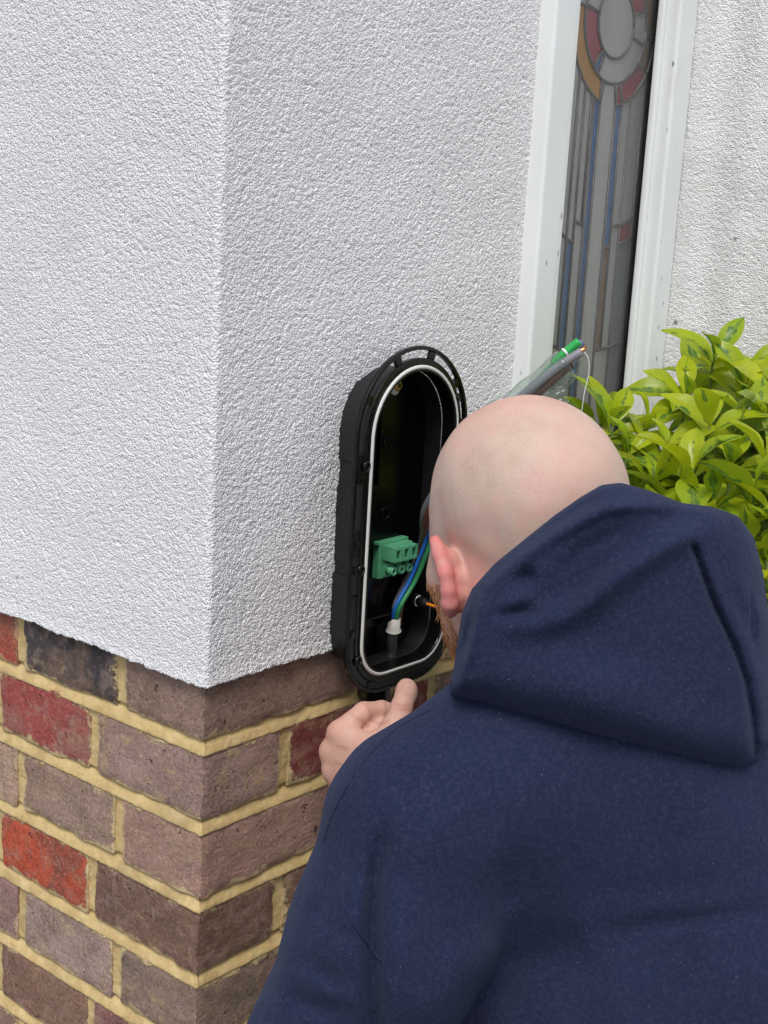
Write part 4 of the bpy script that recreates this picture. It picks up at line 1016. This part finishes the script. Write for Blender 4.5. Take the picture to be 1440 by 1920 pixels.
def mat_leaf():
    m = NM('variegated_leaf'); oi = m.n('ObjectInfo'); co = m.coord()
    mp = m.n('VectorMath', operation='ADD'); m.l(co, mp.inputs[0]); sc_ = m.n('VectorMath', operation='SCALE'); sc_.inputs['Scale'].default_value = 7.0; 
    cmb = m.n('CombineXYZ'); m.l(oi.outputs['Random'], cmb.inputs[0]); m.l(oi.outputs['Random'], cmb.inputs[1]); m.l(cmb.outputs[0], sc_.inputs[0]); m.l(sc_.outputs[0], mp.inputs[1]); cv = mp.outputs[0]
    s = m.math('ABSOLUTE', m.attr('ls'))
    n1 = m.noise(cv, 95, 3, .6); 
    edge = m.math('ADD', s, m.math('MULTIPLY', m.math('SUBTRACT', n1, .5), 1.3))
    amt = m.math('ADD', m.math('MULTIPLY', oi.outputs['Random'], .42), -.12)          # how much of the leaf is dark
    k_ = m.ramp(m.math('SUBTRACT', edge, amt), [(-.0, 0), (.07, 1)])
    yel = m.ramp(m.noise(cv, 40, 2), [(.3, (.40, .50, .012, 1)), (.7, (.58, .62, .018, 1))])
    grn = m.ramp(n1, [(.3, (.075, .19, .024, 1)), (.7, (.19, .33, .035, 1))])
    pale = m.mix(oi.outputs['Random'], yel, (.31, .44, .018, 1))
    c = m.mix(k_, grn, pale)
    vein = m.ramp(s, [(.0, 1), (.06, 0)]); c = m.mix(m.math('MULTIPLY', vein, .45), c, (.46, .52, .13, 1))
    rim = m.ramp(s, [(.90, 0), (1, 1)]); c = m.mix(m.math('MULTIPLY', rim, .5), c, (.50, .53, .06, 1))
    m.col(c); m.set(Roughness=.30); m.b.inputs['Specular IOR Level'].default_value = .45
    m.bump(m.math('ADD', m.noise(cv, 260, 2), m.math('MULTIPLY', vein, -.8)), .25, .0008)
    tl = m.n('BsdfTranslucent'); m.l(c, tl.inputs[0]); ms = m.n('MixShader'); ms.inputs[0].default_value = .45
    m.l(m.b.outputs[0], ms.inputs[1]); m.l(tl.outputs[0], ms.inputs[2]); m.l(ms.outputs[0], m.out.inputs['Surface'])
    return m.m
M_leaf = mat_leaf()
LM = [leaf_mesh('leaf', *a, M_leaf, i) for i, a in enumerate([(.056, .0120, .20, .45, .1), (.050, .0125, .08, .6, -.2), (.060, .0130, .35, .35, .3), (.044, .0105, .12, .6, .0), (.052, .0130, .45, .3, -.3), (.040, .0090, .05, .5, .2), (.062, .0120, .25, .4, -.1)])]
M_stem = plain('green_stem', (.13, .20, .045, 1), .55); M_wood = plain('shrub_wood', (.10, .075, .05, 1), .85, 0, .3, 60, .5, 200)
def place_leaf(p, d, upv, s, i):
    o = bpy.data.objects.new('leaf', LM[i % len(LM)]); COL.objects.link(o)
    d = Vector(d).normalized(); x = d.cross(Vector(upv)).normalized(); z = x.cross(d)
    M = Matrix((x, d, z)).transposed().to_4x4(); M.translation = Vector(p); o.matrix_basis = M @ Matrix.Scale(s, 4); o.parent = bush
    o.matrix_parent_inverse = Matrix.Translation(-Vector(bush.location)); return o
root = np.array([.50, -.26, GROUND]); rb = random.Random(11)
# shoot tips: photo position, depth, lean
tips = [(1340, 668, 1.50), (1395, 722, 1.48), (1285, 745, 1.47), (1215, 790, 1.46), (1150, 800, 1.48), (1180, 850, 1.42), (1250, 840, 1.40), (1330, 800, 1.40), (1410, 790, 1.41), (1445, 742, 1.50),
        (1225, 905, 1.36), (1300, 880, 1.33), (1370, 860, 1.35), (1440, 860, 1.33), (1270, 950, 1.33), (1340, 940, 1.29), (1410, 930, 1.28), (1460, 960, 1.27), (1390, 1010, 1.27), (1440, 1050, 1.25), (1470, 1120, 1.25),
        (1190, 930, 1.42), (1165, 905, 1.46), (1128, 795, 1.52), (1500, 800, 1.42), (1520, 900, 1.32), (1540, 1000, 1.28), (1500, 640, 1.53), (1560, 720, 1.48), (1580, 850, 1.40), (1600, 1000, 1.36), (1350, 1010, 1.36), (1250, 1000, 1.42), (1420, 1100, 1.32), (1305, 735, 1.53), (1240, 870, 1.50), (1360, 770, 1.54)]
nleaf = 0
stems = MB(); woods = MB()
for ti, tp in enumerate(tips):
    tip = W(*tp); base = root+np.array([rb.uniform(-.05, .05), rb.uniform(-.05, .05), .62+rb.uniform(0, .2)])
    mid = base*.45+tip*.55+np.array([rb.uniform(-.02, .02), rb.uniform(-.02, .02), -.04])
    pth = spline([base, mid, tip+np.array([0, 0, -.045]), tip], 6); m_ = len(pth)
    MB().tube(pth, [.0030-.0016*i/(m_-1) for i in range(m_)], 6).build('stem', M_stem, bush, True)
    ax = pth[-1]-pth[-4]; ax /= np.linalg.norm(ax); a0 = rb.uniform(0, 6.28)
    nl2 = 8 if ti < 26 else 7
    for j in range(nl2):
        if nleaf >= 298: break
        pair, side = j//2, j % 2; a = a0+pair*1.45+side*math.pi+rb.uniform(-.35, .35)
        along = len(pth)-1-min(len(pth)-2, pair*2); p = pth[along]
        e1 = np.cross(ax, [.3, .5, .2]); e1 /= np.linalg.norm(e1); e2 = np.cross(ax, e1)
        out = math.cos(a)*e1+math.sin(a)*e2
        tilt = [1.5, .85, .40, .10][pair]+rb.uniform(-.2, .2)
        d = out+ax*tilt+np.array([0, 0, -.10*pair]); s = [.85, 1.15, 1.28, 1.28][pair]*rb.uniform(.62, 1.25)
        place_leaf(p+out*.0015, d, ax+np.array([rb.uniform(-.4, .4)-.15, rb.uniform(-.4, .4)-.15, .35]), s, rb.randrange(7)); nleaf += 1
for j in range(7):
    a = j*.9; woods.tube(spline([root+np.array([.03*math.cos(a), .03*math.sin(a), -.02]), root+np.array([.05*math.cos(a), .05*math.sin(a), .35]), root+np.array([.04*math.cos(a+.5), .04*math.sin(a+.5), .75])], 5), .008, 7)
wo_ = woods.build('branch', M_wood, bush, True)
# inner foliage, too dense to pick apart
inner = []; V = []; F = []
for j in range(900):
    ph = rb.uniform(0, 6.28); cz = rb.uniform(-1, 1); rr = rb.random()**.4
    c = W(1420, 1010, 1.47)+np.array([.13*rr*math.cos(ph)*math.sqrt(1-cz*cz), .12*rr*math.sin(ph)*math.sqrt(1-cz*cz), .17*rr*cz-.02])
    d = np.array([rb.gauss(0, 1), rb.gauss(0, 1), rb.gauss(.3, .7)]); d /= np.linalg.norm(d); x = np.cross(d, [rb.gauss(0, 1), rb.gauss(0, 1), rb.gauss(0, 1)]); x /= np.linalg.norm(x); z = np.cross(x, d)
    o_ = len(V); L_, w_ = .045*rb.uniform(.8, 1.2), .011
    for u, s, h_ in ((0, 0, 0), (.3, -1, .2), (.3, 0, 0), (.3, 1, .2), (.7, -.85, .2), (.7, 0, .05), (.7, .85, .2), (1, 0, -.1)): V.append(c+d*L_*u+x*w_*s+z*w_*h_)
    F += [(o_, o_+2, o_+1), (o_, o_+3, o_+2), (o_+1, o_+2, o_+5, o_+4), (o_+2, o_+3, o_+6, o_+5), (o_+4, o_+5, o_+7), (o_+5, o_+6, o_+7)]
io = mesh('inner_foliage', V, F, M_leaf, bush, True); io['kind'] = 'stuff'
